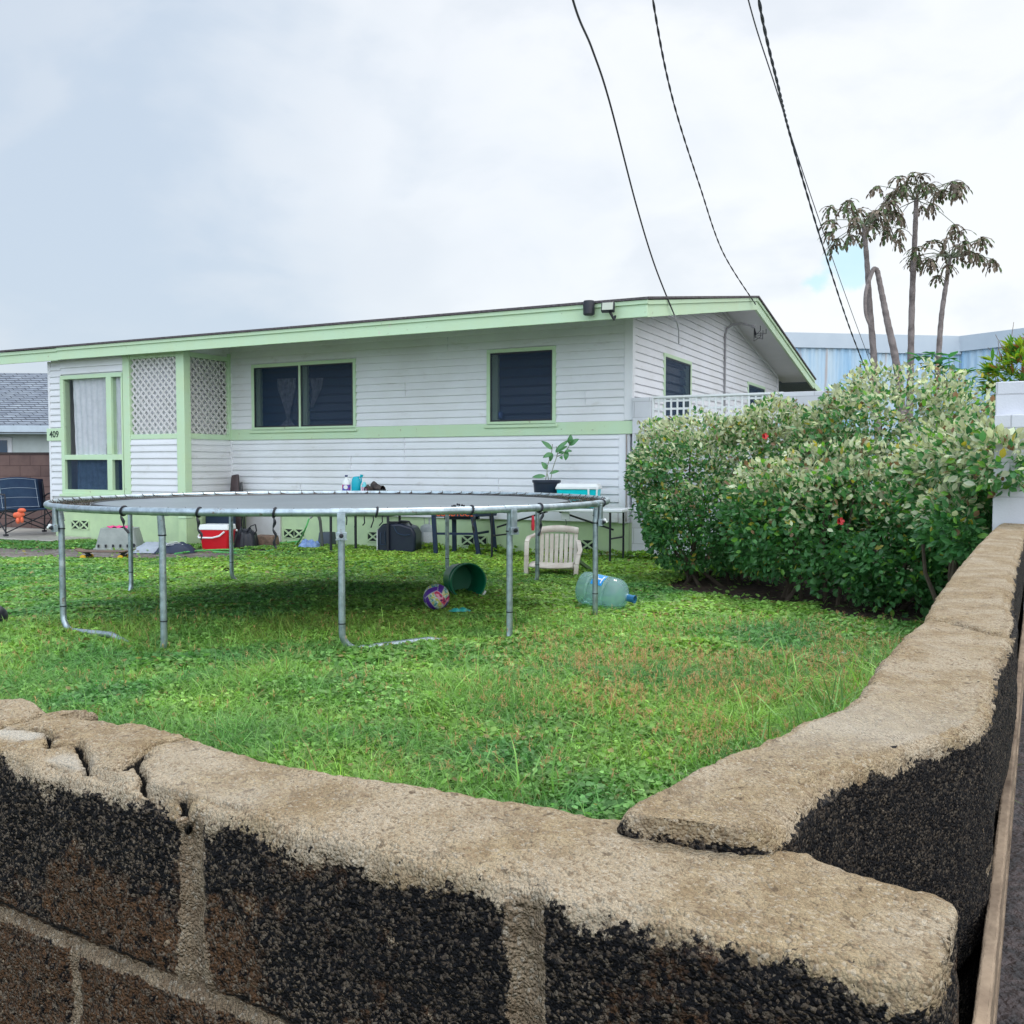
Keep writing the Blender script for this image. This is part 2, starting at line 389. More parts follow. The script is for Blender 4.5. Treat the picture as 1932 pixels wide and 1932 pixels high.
def drape(w,z0,z1,folds=7,amp=.018,pin=None,flare=0):
    mb=MB()
    def fn(u,v):
        z=z0+(z1-z0)*v; k=1.0; cx=.5
        if pin is not None:
            d=(v-pin[0]); k=pin[1]+(1-pin[1])*min(1,abs(d)/(pin[2] if d>0 else pin[3])) ; cx=pin[4] if len(pin)>4 else .5
            cx=cx+(0.5-cx)*min(1,abs(d)/.6)
        x=w*cx+(u-.5)*w*k
        return (x, amp*math.sin(u*folds*2*math.pi+v*1.3)*(1.1-.4*k)+.004*math.sin(v*23+u*9), z+.004*math.sin(u*31))
    return mb.grid(fn,folds*8,16)
def window(x0,z0,w,h,loc,rz=0,mull=(),fw=.05,label=None,curt=None,louv=True,sill=True,proud=.03):
    mb=MB()
    for a,b in (((0,0),(w,fw)),((0,h-fw),(w,h))): mb.box((a[0],-proud,a[1]),(b[0],.10,b[1]))
    for a in (0,w-fw): mb.box((a,-proud,fw),(a+fw,.10,h-fw))
    for m_ in mull: mb.box((m_-.018,-proud-.003,fw),(m_+.018,.10,h-fw))
    wo=build('window',mb,M_green,house,bevel=.004,loc=loc,rz=rz)
    if label: wo['label']=label
    if sill:
        mb=MB(); mb.box((-.03,-.06,-.035),(w+.03,.0,-.0015)); build('sill',mb,M_green,wo,bevel=.004)
    mb=MB(); mb.box((fw,.085,fw),(w-fw,.098,h-fw)); build('dark_backing',mb,M_int,wo)
    edges=[fw]+[v for m_ in mull for v in (m_-.018,m_+.018)]+[w-fw]
    for i in range(0,len(edges),2):
        a,b=edges[i]+.002,edges[i+1]-.002
        mb=MB(); mb.box((a,-.018,fw+.002),(b,-.015,h-fw-.002)); build('screen',mb,M_scr,wo)
        mb=MB(); mb.beam((a,-.02,fw+.012),(b,-.02,fw+.012),.008,.02); mb.beam((a,-.02,h-fw-.012),(b,-.02,h-fw-.012),.008,.02)
        for xx in (a+.01,b-.01): mb.beam((xx,-.02,fw+.02),(xx,-.02,h-fw-.02),.018,.008,up=(0,1,0))
        build('screen_frame',mb,M_black,wo)
        mb=MB(); mb.box((a,.0,fw),(a+.10,.06,h-fw)) ; build('jamb',mb,M_green,wo)
        if louv:
            mb=MB(); n=int((h-2*fw)/.105)
            for k in range(n):
                zc=fw+.03+k*(h-2*fw-.05)/(n-1)
                mb.hexa([(a+.10,.045,zc-.045),(b,.045,zc-.045),(b,.049,zc-.045),(a+.10,.049,zc-.045),(a+.10,.060,zc+.05),(b,.060,zc+.05),(b,.064,zc+.05),(a+.10,.064,zc+.05)])
            build('louvre_glass',mb,M_glass,wo)
    return wo
w1=window(0,0,1.98,1.03,(W1[0],0,W1[2]),mull=(.945,),label='wide two part louvre window with tied curtains')
mb=drape(.36,.05,.80,5,.014,pin=(.20,.12,.62,.22,.58)); build('curtain',mb,M_dcur,w1,loc=(.46,.030,.0))
mb=drape(.24,.34,.78,5,.014,pin=(.02,.22,.9,.3,.12)); build('curtain',mb,M_dcur,w1,loc=(1.10,.030,.0))
w2=window(0,0,1.03,1.03,(W2[0],0,W2[2]),label='single square louvre window near the house corner')
mb=MB(); mb.lathe([(.018,0),(.03,.01),(.032,.08),(.02,.1)],14); o=build('small_jar',mb,mat('blue_jar',(.05,.12,.35),rough=.3),w2,loc=(.19,.015,.09))
mb=MB(); mb.box((.05,.018,.03),(.2,.022,.99))
w3=window(0,0,1.33,1.02,(0,G1[0],G1[2]),rz=math.pi/2,label='narrow looking screened window in the gable wall',sill=False)
w4=window(0,0,1.46,.86,(0,G2[0],G2[2]),rz=math.pi/2,label='far gable window half hidden by the lattice wall',sill=False,louv=True)
# bay picture window
bw=MB(); w,h=1.40,1.90
for a,b in (((0,0),(w,.07)),((0,h-.06),(w,h)),((.07,.55),(w-.0,.63))): bw.box((a[0],-.03,a[1]),(b[0],.1,b[1]))
bw.box((0,-.03,.07),(.07,.1,h-.06)); bw.box((1.05,-.034,.07),(1.16,.1,.55)); bw.box((1.05,-.034,.63),(1.16,.1,h-.06)); bw.box((w-.03,-.03,.07),(w,.1,.55)); bw.box((w-.03,-.03,.63),(w,.1,h-.06))
bay=build('window',bw,M_green,house,bevel=.005,loc=(-9.34,BY,.74)); bay['label']='tall bay window with a lace curtain behind it'
mb=MB(); mb.box((-.03,-.06,-.04),(w,.0,-.0015)); build('sill',mb,M_green,bay,bevel=.004)
for (a,b,c,d) in ((.07,1.05,.07,.55),(1.16,1.37,.07,.55)):
    mb=MB(); mb.box((a,.02,c),(b,.024,d)); build('pane',M_scr and mb,M_scr,bay)
for (a,b,c,d) in ((.07,1.05,.63,1.84),(1.16,1.37,.63,1.84)):
    mb=MB(); mb.box((a,.01,c),(b,.014,d)); build('pane',mb,M_pane,bay)
mb=MB(); mb.box((.07,.30,.07),(w,.32,h)); build('dark_backing',mb,M_int,bay)
mb=drape(.82,.63,1.84,6,.016,pin=(.0,.86,1.2,1)); build('curtain',mb,M_curt,bay,loc=(.17,.06,0))
mb=drape(.24,.63,1.84,2,.016); build('curtain',mb,M_curt,bay,loc=(1.14,.06,0))
mb=drape(.72,.07,.55,5,.016); build('curtain',mb,M_curb,bay,loc=(.25,.06,0))
# foundation ---------------------------------------------------------
M_fblk=blockmat('pale_green_block',(.60,.74,.50),(.55,.6,.5),.4,.2,.006,off=(.1,.045))
mb=MB(); mb.box((-6.66,.01,-.1),(-.03,.16,.455)); mb.box((-.16,.165,-.1),(-.01,8.9,.6))
mb.box((-9.58,BY+.02,-.1),(-6.70,BY+.2,.62)); mb.box((-6.86,BY+.21,-.1),(-6.70,.0,.62))
build('foundation',mb,M_fblk,house)
mb=MB(); mb.box((-6.80,BY-.03,-.1),(-6.64,BY+.01,.395)); mb.box((-6.69,BY+.011,-.1),(-6.64,BY+.30,.395)); build('pier',mb,M_fblk,house,bevel=.005)
M_vent=mat('vent_shadow',(.02,.03,.03),rough=.9)
def vent(x0,n,z0,y,w=.19,h=.13):
    vo=None
    for i in range(n):
        x=x0+i*(w+.012)
        mb=MB(); mb.box((x,y-.004,z0),(x+w,y-.0015,z0+h)); vo=build('vent',mb,M_vent,house)
        mb=MB(); t=.022
        mb.beam((x,y-.012,z0),(x+w,y-.012,z0+h),t,.016,up=(0,1,0)); mb.beam((x,y-.0125,z0+h),(x+w,y-.0125,z0),t,.016,up=(0,1,0))
        mb.box((x-.012,y-.012,z0-.012),(x+w+.012,y-.0012,z0)); mb.box((x-.012,y-.012,z0+h),(x+w+.012,y-.0012,z0+h+.012)); mb.box((x-.012,y-.012,z0),(x,y-.0012,z0+h)); mb.box((x+w,y-.012,z0),(x+w+.0121,y-.0012,z0+h))
        build('cross_bars',mb,M_fblk,vo)
for x,n in ((-5.65,2),(-4.08,2),(-2.49,2),(-.69,1)): vent(x,n,.087,.01)
vent(-9.19,2,.18,BY+.02)
mb=MB(); mb.box((-6.39,-.02,-.05),(-5.74,.008,.425)); mb.box((-5.74,-.03,-.05),(-5.70,.009,.44)); o=build('access_panel',mb,mat('access_panel_paint',(.62,.61,.62),rough=.6,nz=.7,nsc=3,col2=(.5,.49,.47)),house,bevel=.003)
o['label']='blank white panel in the green foundation'
# roof ---------------------------------------------------------------
M_shing=mat('brown_shingle',(.07,.055,.06),rough=.9,nz=1,nsc=30,col2=(.16,.15,.16),bump=.6,bsc=60)
XR=.6; XL=-11.2
mb=MB()
mb.prism([(-1.27,3.055),(4.3,3.935),(9.95,3.045),(9.95,3.075),(4.3,3.97),(-1.27,3.085)],0,0) if False else None
def yz(mb,poly,x0,x1): 
    n=len(poly); vs=[(x0,y,z) for y,z in poly]+[(x1,y,z) for y,z in poly]
    mb.add(vs,[tuple(range(n)),tuple(range(2*n-1,n-1,-1))]+[(i,i+n,(i+1)%n+n,(i+1)%n) for i in range(n)])
yz(mb,[(-1.265,3.058),(4.3,3.938),(4.3,3.968),(-1.265,3.084)],XL,XR+.05); yz(mb,[(4.3,3.938),(9.95,3.05),(9.95,3.078),(4.3,3.968)],XL,XR+.05)
roof=build('roof',mb,M_shing,house); roof['label']='low pitched brown shingle roof with mint green eaves'
mb=MB(); yz(mb,[(-1.19,2.98),(4.3,3.85),(9.85,2.97),(9.85,3.04),(4.3,3.93),(-1.19,3.05)],XL+.03,XR-.03); build('roof_deck',mb,M_side,roof)
mb=MB()
mb.box((-9.14,-1.225,2.868),(XR+.02,-1.195,3.01)); mb.box((-9.14,-1.245,3.008),(XR+.03,-1.195,3.056)) ; mb.box((XL,-1.215,2.862),(-9.142,-1.19,2.995)); mb.box((XL,-1.235,2.997),(-9.142,-1.19,3.05))
build('fascia',mb,M_green,roof,bevel=.003)['label']='mint green fascia board along the front eave'
mb=MB()
def rk(y0,z0,y1,z1,a,b,x0,x1): mb.hexa([(x0,y0,z0+a),(x1,y0,z0+a),(x1,y1,z1+a),(x0,y1,z1+a),(x0,y0,z0+b),(x1,y0,z0+b),(x1,y1,z1+b),(x0,y1,z1+b)])
rk(-1.194,3.06,4.3,3.938,-.195,-.055,XR-.03,XR+.01); rk(-1.194,3.06,4.3,3.938,-.055,-.003,XR-.03,XR+.03)
rk(4.3,3.938,9.9,3.05,-.195,-.055,XR-.03,XR+.01); rk(4.3,3.938,9.9,3.05,-.055,-.003,XR-.03,XR+.03)
build('fascia',mb,M_green,roof,bevel=.003)['label']='mint green bargeboard along the gable rake'
mb=MB(); M_soff=mat('soffit_board',(.68,.68,.71),rough=.6,nz=.4,nsc=3,col2=(.58,.58,.60))
def soff(y0,y1,x0,x1,f):
    y=y0
    while y<y1-.01:
        yt=min(y+.1,y1); za,zb=f(y),f(yt)
        mb.hexa([(x0,y+.003,za),(x1,y+.003,za),(x1,yt-.003,zb-.0),(x0,yt-.003,zb),(x0,y+.003,za+.03),(x1,y+.003,za+.03),(x1,yt-.003,zb+.03),(x0,yt-.003,zb+.03)]); y=yt
soff(-1.19,0,XL+.03,XR-.03,lambda y:2.945+.158*(y+1.2)); soff(0,4.3,.002,XR-.03,lambda y:2.945+.158*(y+1.2)); soff(4.3,9.85,.002,XR-.03,lambda y:3.815-.158*(y-4.3))
build('soffit',mb,M_soff,roof)
mb=MB(); mb.beam((.03,4.3,3.79),(.03,8.93,3.06),.03,.05); build('trim_rail',mb,M_side,house)
mb=MB(); mb.beam((.03,8.93,3.03),(.03,8.93,.6),.04,.04); build('corner_board',mb,M_side,house)
# rear lean-to roof, lower than the main one
mb=MB(); yz(mb,[(9.55,2.97),(13.0,2.60),(13.0,2.67),(9.55,3.035)],-4,XR-.03); ro=build('rear_porch_roof',mb,mat('grey_shingle',(.20,.24,.28),rough=.9,nz=1,nsc=40,col2=(.10,.12,.14)),house)
mb=MB(); mb.beam((XR-.01,9.96,2.955),(XR-.01,13.0,2.62),.03,.12); build('fascia',mb,M_green,house)
for yy in (12.8,): 
    for xx in (.5,-3.8): mb=MB(); mb.box((xx-.05,yy-.05,-.1),(xx+.05,yy+.05,2.55)); build('post',mb,M_green,house)
# house number
mb=MB(); mb.box((-9.68,BY-.032,1.60),(-9.33,BY-.020,1.80)); num=build('number_plate',mb,M_green,house,bevel=.002); num['label']='mint plate with the house number in dark digits'
Mt=Matrix.Translation((-9.50,BY-.0345,1.655))@Matrix.Rotation(math.pi/2,4,'X')
textmesh('digits','409',.148,mat('dark_green_enamel',(.01,.03,.02),rough=.4),num,M=Mt,bold=.0015)
# conduit + weatherhead on the gable
M_cond=mat('painted_conduit',(.30,.30,.32),rough=.5,nz=.6,nsc=12,col2=(.15,.15,.15))
mb=MB(); y=4.54
mb.tube([(.035,y,.9),(.035,y,3.40),(.06,y+.01,3.50),(.14,y+.05,3.57),(.28,y+.12,3.59),(.42,y+.2,3.555)],.019,8)
cn=build('conduit',mb,M_cond,house)
for zz in (1.4,2.3,3.0,3.35):
    mb=MB(); mb.box((.016,y-.03,zz),(.052,y+.03,zz+.02)); build('clip',mb,M_cond,cn)
mb=MB(); mb.lathe([(.015,0),(.03,.01),(.034,.05),(.02,.075)],10,M=Matrix.Translation((.42,y+.2,3.555))@Matrix.Rotation(R_(110),4,'Y')); build('weatherhead',mb,M_cond,cn)
mb=MB(); 
for k in range(5):
    a=random.uniform(-.1,.1); e=(.52+random.uniform(-.03,.05),y+.55+random.uniform(-.1,.35),3.55+random.uniform(-.1,.16))
    s0=(.47,y+.22,3.53); mb.tube([s0,(.48+a*.3,y+.3,3.40+a),(e[0],e[1],e[2]-.08),e],.006,6)
build('drop_cable',mb,M_black,cn)
# small cable clamp + hook on the front rake
mb=MB(); mb.tube([(XR+.03,-.25,3.03),(XR+.05,-.2,2.95),(XR+.05,-.12,2.85),(XR+.03,-.05,2.70)],.008,6); mb.tube([(XR+.02,-.42,2.99),(XR+.05,-.2,2.97)],.006,6); build('cable_hook',mb,M_cond,house)
# grey cable down the corner
mb=MB(); mb.tube([(.28,-.05,2.02),(.06,-.04,2.06),(.045,-.04,1.9),(.05,-.045,1.5),(.035,-.045,1.1),(.05,-.045,.55)],.008,6); build('cable',mb,M_cond,house)
mb=MB(); mb.tube([(-.055,-.03,1.59),(-.052,-.032,1.0),(-.055,-.03,.47)],.007,6); build('cable',mb,mat('brown_cable',(.25,.2,.17)),house)
# fascia camera and floodlight
mb=MB(); mb.lathe([(.05,0),(.066,.012),(.068,.15),(.06,.165),(.0,.168)],20,capt=False); sp_=build('siren_box',mb,M_black,house,loc=(-.05,-1.315,2.915)); sp_['label']='black cylinder mounted on the fascia'
mb=MB(); mb.box((-.03,.055,.05),(.03,.075,.12)); build('bracket',mb,M_black,sp_)
mb=MB(); mb.box((-.075,-.03,-.055),(.075,.03,.055)); fl=build('floodlight',mb,M_black,house,bevel=.008,loc=(.19,-1.33,2.985)); fl.rotation_euler=(R_(-18),0,R_(10))
mb=MB(); mb.box((-.062,-.034,-.044),(.062,-.0305,.044)); build('lens',mb,mat('flood_lens',(.45,.48,.40),rough=.2),fl)
mb=MB(); mb.beam((.02,.0,-.05),(.07,.05,-.13),.02,.02); mb.beam((.07,.05,-.13),(.07,.1,-.06),.02,.02); build('bracket',mb,M_black,fl)
# ================================================================== TRAMPOLINE
TC=Vector((-1.446,8.13,0)); TR=2.24; TZ=.895
axis=math.atan2(-TC.y,-TC.x)   # direction from centre to the camera
tramp=thing('trampoline','large round trampoline with a grey mat and galvanised legs on the lawn','trampoline',(TC.x,TC.y,0),axis)
def tp(phi,r=TR,z=0):  # phi 0 faces the camera, positive to the right in the photo
    return Vector((r*math.cos(phi),r*math.sin(phi),z))
mb=MB(); NS=96; mb.tube([tp(2*math.pi*k/NS,TR,TZ) for k in range(NS)],.0245,14,closed=True); build('top_rail',mb,M_galv,tramp)
M_matt=mat('woven_mat',(.13,.155,.18),rough=.40,spec=.8,nz=.5,nsc=3,col2=(.19,.22,.25),bump=.15,bsc=400,dist=.002)
mb=MB(); RM=1.93
vs=[(0,0,TZ-.045)];fs=[];rings=[.15,.35,.6,.85,1.1,1.35,1.6,1.8,RM]
for r in rings:
    for k in range(72):
        a=2*math.pi*k/72; rr=r+(0 if r<RM else .012*(1 if k%2 else -1)); vs.append((rr*math.cos(a),rr*math.sin(a),TZ-.006-.040*(1-(r/RM)**2)))
fs=[(0,1+k,1+(k+1)%72) for k in range(72)]
for i in range(len(rings)-1):
    for k in range(72): fs.append((1+i*72+k,1+(i+1)*72+k,1+(i+1)*72+(k+1)%72,1+i*72+(k+1)%72))
mb.add(vs,fs); build('mat',mb,M_matt,tramp,solid=.004)
mb=MB(); mb.tube([tp(2*math.pi*k/NS,RM,TZ-.004) for k in range(NS)],.009,6,closed=True); build('mat_hem',mb,M_black,tramp)
# springs
mb=MB(); pts=[];n=44
for i in range(n): pts.append((.02+.235*i/(n-1),.0075*math.cos(i*1.9),.0075*math.sin(i*1.9)))
mb.tube([(0,0,.02),(.012,0,.008)]+pts+[(.27,0,0),(.285,0,.004)],.0032,5,caps=False)
M_spr=mat('rusty_spring',(.05,.045,.045),rough=.5,metal=.5,nz=.8,nsc=60,col2=(.12,.07,.04))
sm=build('spring',mb,M_spr,tramp)
NSP=80
for k in range(NSP):
    o=sm if k==0 else sm.copy()
    if k: COL.objects.link(o); o.parent=tramp
    a=2*math.pi*(k+.5)/NSP+(.011 if k%2 else -.011); p=tp(a,TR-.012,TZ+.006)
    o.location=p; o.rotation_euler=(0,R_(3),a+math.pi+(.10 if k%2 else -.10))
# legs: six U frames
M_band=M_black
D30=R_(30)
legpx={0:0,1:1,2:2}
def legpath(pa,pb,zm=.034,zq=.034):
    a=tp(pa,2.22);b=tp(pb,2.22); d=(b-a).normalized(); L=(b-a).length
    P=[]
    def arc(c,sgn):
        out=[]
        for i in range(7):
            t=i/6*math.pi/2; out.append(c+d*sgn*(.11*(1-math.cos(t)))+Vector((0,0,.11*(1-math.sin(t))+.036)))
        return out
    down=[a+Vector((0,0,z)) for z in (TZ-.13,.5,.2)]
    up=[b+Vector((0,0,z)) for z in (.2,.5,TZ-.13)]
    return down+[v+Vector((0,0,0)) for v in arc(a,1)]+[a+d*L*.5+Vector((0,0,zm))]+arc(b,-1)[::-1]+up
pairs=[(0,1),(2,3),(4,5),(6,7),(8,9),(10,11)]
for i,j in pairs:
    pa,pb=i*D30,j*D30
    rear=i in (2,4,6,8); pts=legpath(pa,pb,-.035 if rear else .056); pts=[Vector((q.x,q.y,q.z-(.05 if rear else .0)*(q.z<.16))) if q.z<.16 else q for q in pts]; bj_=tp(pb,2.22); pts=[Vector((q.x,q.y,q.z-.075)) if (not rear and i!=2 and q.z<.17 and (q-bj_).length<.25) else q for q in pts]; half=len(pts)//2
    for seg_,ph in ((pts[:half+1],pa),(pts[half:][::-1],pb)):
        mb=MB(); mb.tube(seg_,.0215,12)
        b0=tp(ph,2.22)
        for zz in (.30,.26): mb.tube([b0+Vector((0,0,zz)),b0+Vector((0,0,zz-.004))],.0228,12)
        lg=build('leg',mb,M_galv,tramp)
        mb=MB(); mb.tube([tp(ph,2.232,TZ-.018),tp(ph,2.225,TZ-.10),tp(ph,2.22,TZ-.14)],[.022,.0235,.0250],12); build('socket',mb,M_galv,lg)
        mb=MB(); b1=tp(ph,2.22,TZ-.145); mb.tube([b1,b1-Vector((0,0,.008))],.0262,12); mb.tube([b0+Vector((0,0,.205)),b0+Vector((0,0,.198))],.0232,12); build('band',mb,M_band,lg)
# rail sleeves and black bands at the joints
for k in range(12):
    mb=MB(); c=k*D30
    mb.tube([tp(c+t,TR,TZ) for t in (-.03,-.015,0,.015,.03)],.0262,14); build('rail_sleeve',mb,M_galv,tramp)
# enclosure brackets on four legs
for k in (0,2,10,1):
    mb=MB(); c=tp(k*D30,2.262,TZ-.09); r=Matrix.Translation(c)@Matrix.Rotation(k*D30,4,'Z')
    mb.box((-.006,-.025,-.055),(.010,.025,.085),r); mb.box((-.012,-.033,-.075),(.016,.033,-.03),r); mb.box((-.014,-.036,-.080),(.020,.036,-.0752),r)
    br=build('bracket',mb,M_galv,tramp,bevel=.002)
    mb=MB(); mb.lathe([(.014,0),(.014,.012),(.007,.013),(.007,.022)],8,M=r@Matrix.Translation((.016,0,-.052))@Matrix.Rotation(math.pi/2,4,'Y')); build('bolt',mb,M_black,br)
for k in (2,10):
    mb=MB(); c=tp(k*D30+ (.014 if k==2 else -.014),2.285,TZ-.13); mb.ball(c,.015,12,8); mb.ball(c+Vector((0,(.012 if k==2 else -.012),-.012)),.011,10,6); build('cap_nut',mb,M_white,tramp)
# hanging twisted straps
def pix_phi(px):
    az=math.atan((px-966)/1817); d=az-math.atan2(TC.x,TC.y); D=math.hypot(TC.x,TC.y); return math.asin(max(-1,min(1,D*math.sin(d)/TR)))-d
def strap(px,L,sway=.0,n=1):
    ph=pix_phi(px); mb=MB(); c=tp(ph,TR,TZ); t=Vector((-math.sin(ph),math.cos(ph),0)); o_=Vector((math.cos(ph),math.sin(ph),0))
    # loop round the rail
    mb.tube([c+o_*math.cos(a)*.029+Vector((0,0,math.sin(a)*.029))+t*(.006*math.sin(a)) for a in np.linspace(0,2*math.pi,14)[:-1]],.0075,6,closed=True)
    if L>0:
        pts=[];rr=[]
        m=int(L/.012)
        for i in range(m+1):
            s=i/m; z=-.03-L*s
            pts.append(c+o_*(.026+.004*math.sin(i*1.3))+t*(sway*s+.007*math.sin(i*.9))+Vector((0,0,z))); rr.append(.0035+.0075*abs(math.sin(i*.62))*(1-.3*s))
        mb.tube(pts,rr,6)
    build('strap',mb,M_black,tramp)
strap(232,.11,.06); strap(374,.14,.03); strap(517,.19,.01); strap(710,0); strap(889,.12,.0); strap(1018,.16,-.03); strap(1135,0)
mb=MB()
for k in range(7): mb.ball(tp(pix_phi(858+k*4),TR-.05+random.uniform(-.01,.01),TZ+.03+random.uniform(-.004,.01)),.008,6,4)
build('knotted_cord',mb,M_black,tramp)
mb=MB(); c=tp(pix_phi(1003),TR+.012,TZ-.10); mb.tube([c+Vector((0,0,.05)),c+Vector((.005,0,-.02)),c+Vector((0,0,-.05))],[.008,.013,.010],8); build('red_tag',mb,mat('red_plastic',(.45,.02,.04),rough=.4),tramp)
# ================================================================== YARD OBJECTS
def T(x,y,z=0,rz=0): return Matrix.Translation((x,y,z))@Matrix.Rotation(rz,4,'Z')
def taper(mb,w0,d0,w1,d1,z0,z1,c=(0,0),r=.0,M=None):
    """rounded-rect tapered box"""
    def ring(w,d,z,rr):
        out=[]
        for sx,sy,a0 in ((1,1,0),(-1,1,90),(-1,-1,180),(1,-1,270)):
            for k in range(4):
                a=R_(a0+k*30); out.append((c[0]+sx*(w/2-rr)+rr*math.cos(a),c[1]+sy*(d/2-rr)+rr*math.sin(a),z))
        return out
    rr=max(r,.004); vs=ring(w0,d0,z0,rr)+ring(w1,d1,z1,rr); n=16
    return mb.add(vs,[tuple(range(n))[::-1],tuple(range(n,2*n))]+[(i,(i+1)%n,(i+1)%n+n,i+n) for i in range(n)],M)
# red cooler
M_red=mat('red_plastic_shell',(.62,.012,.022),rough=.35,nz=.3,nsc=5,col2=(.45,.01,.02))
t=thing('red_cooler','red cooler with white lid and swing handle by the house corner','cooler',(-4.17,13.60,0),R_(-6))
mb=MB(); taper(mb,.36,.24,.43,.30,.0,.29,r=.03); build('body',mb,M_red,t,bevel=.004)
mb=MB(); taper(mb,.445,.315,.42,.29,.292,.365,r=.03); build('lid',mb,M_white,t,bevel=.008)
mb=MB(); mb.tube([(-.232,0,.25),(-.24,-.10,.20),(-.20,-.185,.185),(0,-.19,.185),(.10,-.185,.21),(.17,-.17,.27)],.013,8); build('handle',mb,M_white,t)
mb=MB(); mb.prism([(-.13,.085),(-.07,.085),(-.07,.155),(-.09,.15),(-.10,.13)],-.1385,-.130,M=Matrix.Rotation(R_(-6.5),4,'X')); build('emblem',mb,M_white,t)
# grey tub with pink cover
M_tub=mat('cloudy_tub',(.30,.33,.31),rough=.5,nz=.8,nsc=6,col2=(.20,.23,.22))
t=thing('storage_tub','cloudy grey tub turned upside down with a pink lid on it','tub',(-5.60,13.72,0),R_(4))
mb=MB(); taper(mb,.60,.42,.46,.32,.0,.31,r=.04); taper(mb,.63,.45,.63,.45,.0,.03,r=.04); build('body',mb,M_tub,t,bevel=.006)
mb=MB()
for k in range(5): mb.box((-.24+k*.1,-.232,.045),(-.22+k*.1,-.205,.085))
mb.lathe([(.028,0),(.028,.01)],12,M=Matrix.Translation((.25,-.215,.07))@Matrix.Rotation(math.pi/2,4,'X')); build('vent_slot',mb,M_black,t)
p=tag(build('pink_lid',MB().grid(lambda u,v:((u-.5)*.30,(v-.5)*.2,.320+.02*math.sin(u*9)*math.sin(v*7)+.012*math.cos(u*17)),12,8),mat('pink_plastic',(.80,.06,.25),rough=.4,nz=.3,nsc=6),None,solid=.006,loc=(-5.60,13.72,0)),'crumpled pink plastic lid on top of the grey tub','lid')
# skateboard
t=thing('skateboard','longboard skateboard with yellow wheels on the bare dirt','skateboard',(-5.14,12.12,0),R_(-3))
mb=MB()
def deck(u,v):
    x=(u-.5)*.76; e=abs(u-.5)*2; w=.22*(1-max(0,e-.75)**2*9); z=.105+.03*max(0,e-.72)/.28+.006*(2*abs(v-.5))
    return (x,(v-.5)*w,z)
mb.grid(deck,24,6); build('deck',mb,mat('skate_deck',(.10,.06,.05),rough=.6,nz=.6,nsc=8,col2=(.22,.14,.09)),t,solid=.012)
for sx in (-1,1):
    mb=MB(); mb.beam((sx*.24,-.09,.055),(sx*.24,.09,.055),.016,.02); mb.beam((sx*.20,0,.05),(sx*.25,0,.10),.05,.03); mb.box((sx*.23-.04,-.03,.088),(sx*.23+.04,.03,.098)); build('truck',mb,M_black,t)
    for sy in (-1,1):
        mb=MB(); mb.lathe([(.018,-.022),(.032,-.022),(.036,-.012),(.036,.012),(.032,.022),(.018,.022)],18,M=Matrix.Translation((sx*.24,sy*.10,.036))@Matrix.Rotation(math.pi/2,4,'X')); build('wheel',mb,mat('yellow_urethane',(.72,.42,.03),rough=.4,nz=.3,nsc=20),t)
# grey folded tarp and dark striped mat
def lump(w,d,h,seed,n=26,flat=.5,fold=0):
    mb=MB()
    def fn(u,v):
        x=(u-.5)*2;y=(v-.5)*2; r=max(0,1-(abs(x)**3+abs(y)**3))**.5
        nn=float(n2([u*3],[v*3],1,seed)[0]); n3=float(n2([u*9],[v*9],1,seed+3)[0])
        ed=1+.18*float(n2([u*4+9],[v*4],1,seed+5)[0])
        return (x*w/2*ed,y*d/2*ed,h*r*(flat+(1-flat)*(nn*.5+.5))+h*.16*n3*r+fold*r*math.sin(u*17+v*6)*.5)
    return mb.grid(fn,n,n)
M_tarp=mat('grey_tarp',(.34,.38,.44),rough=.45,nz=.5,nsc=5,col2=(.22,.25,.30))
tag(build('tarp',lump(.62,.5,.16,3),M_tarp,None,loc=(-4.92,13.35,.0)),'pale grey tarp folded flat on the dirt left of the red cooler','tarp')
M_strp=mat('striped_fabric',(.02,.03,.06),rough=.6,nz=.4,nsc=5,col2=(.04,.05,.09))
t=tag(build('folded_mat',lump(.52,.4,.17,8),M_strp,None,loc=(-4.62,13.22,.0)),'dark folded mat with white piping lying against the grey tarp','mat')
mb=MB()
for k in range(3):
    s=.2-.055*k; mb.tube([(-s,-.12,.05+.03*k),(-s*.5,-.15,.11+.02*k),(s*.6,-.13,.12+.018*k),(s,-.08,.06+.02*k)],.005,5)
build('piping',mb,mat('white_piping',(.55,.57,.6)),t)
# navy folded panel, folded loungers leaning in the corner
p=hw(-6.38,-.62,0)
tag(build('folded_panel',MB().box((-.24,-.04,0),(.30,.04,.62)),M_navy,None,bevel=.01,loc=p,rz=HA),'navy flat folded panel standing on edge behind the red cooler','folded table')
M_brn=mat('brown_vinyl',(.055,.035,.038),rough=.5,nz=.6,nsc=6,col2=(.09,.06,.06))
for i,(x0,lean,lab) in enumerate(((-6.45,-.10,'brown folded lounger leaning left in the house corner'),(-6.24,.02,'brown folded lounger with black tubes leaning on the siding'))):
    p=hw(x0,-.34,0); t=thing('folded_lounger',lab,'lounger',p,HA-R_(12*(1-2*i)),group='folded loungers leaning in the corner')
    mb=MB(); M=Matrix.Rotation(R_(-12),4,'X')@Matrix.Rotation(R_(-8 if i==0 else -10),4,'Y'); taper(mb,.13,.05,.12,.05,.02,1.06 if i==0 else 1.09,r=.02,M=M); build('pad',mb,M_brn,t,bevel=.01)
    mb=MB()
    for xx in (.075,.10,.125): mb.tube([M@Vector((xx,-.02,.02)),M@Vector((xx-.02,0,.95+.03*xx))],.009,6)
    build('tube_frame',mb,M_black,t)
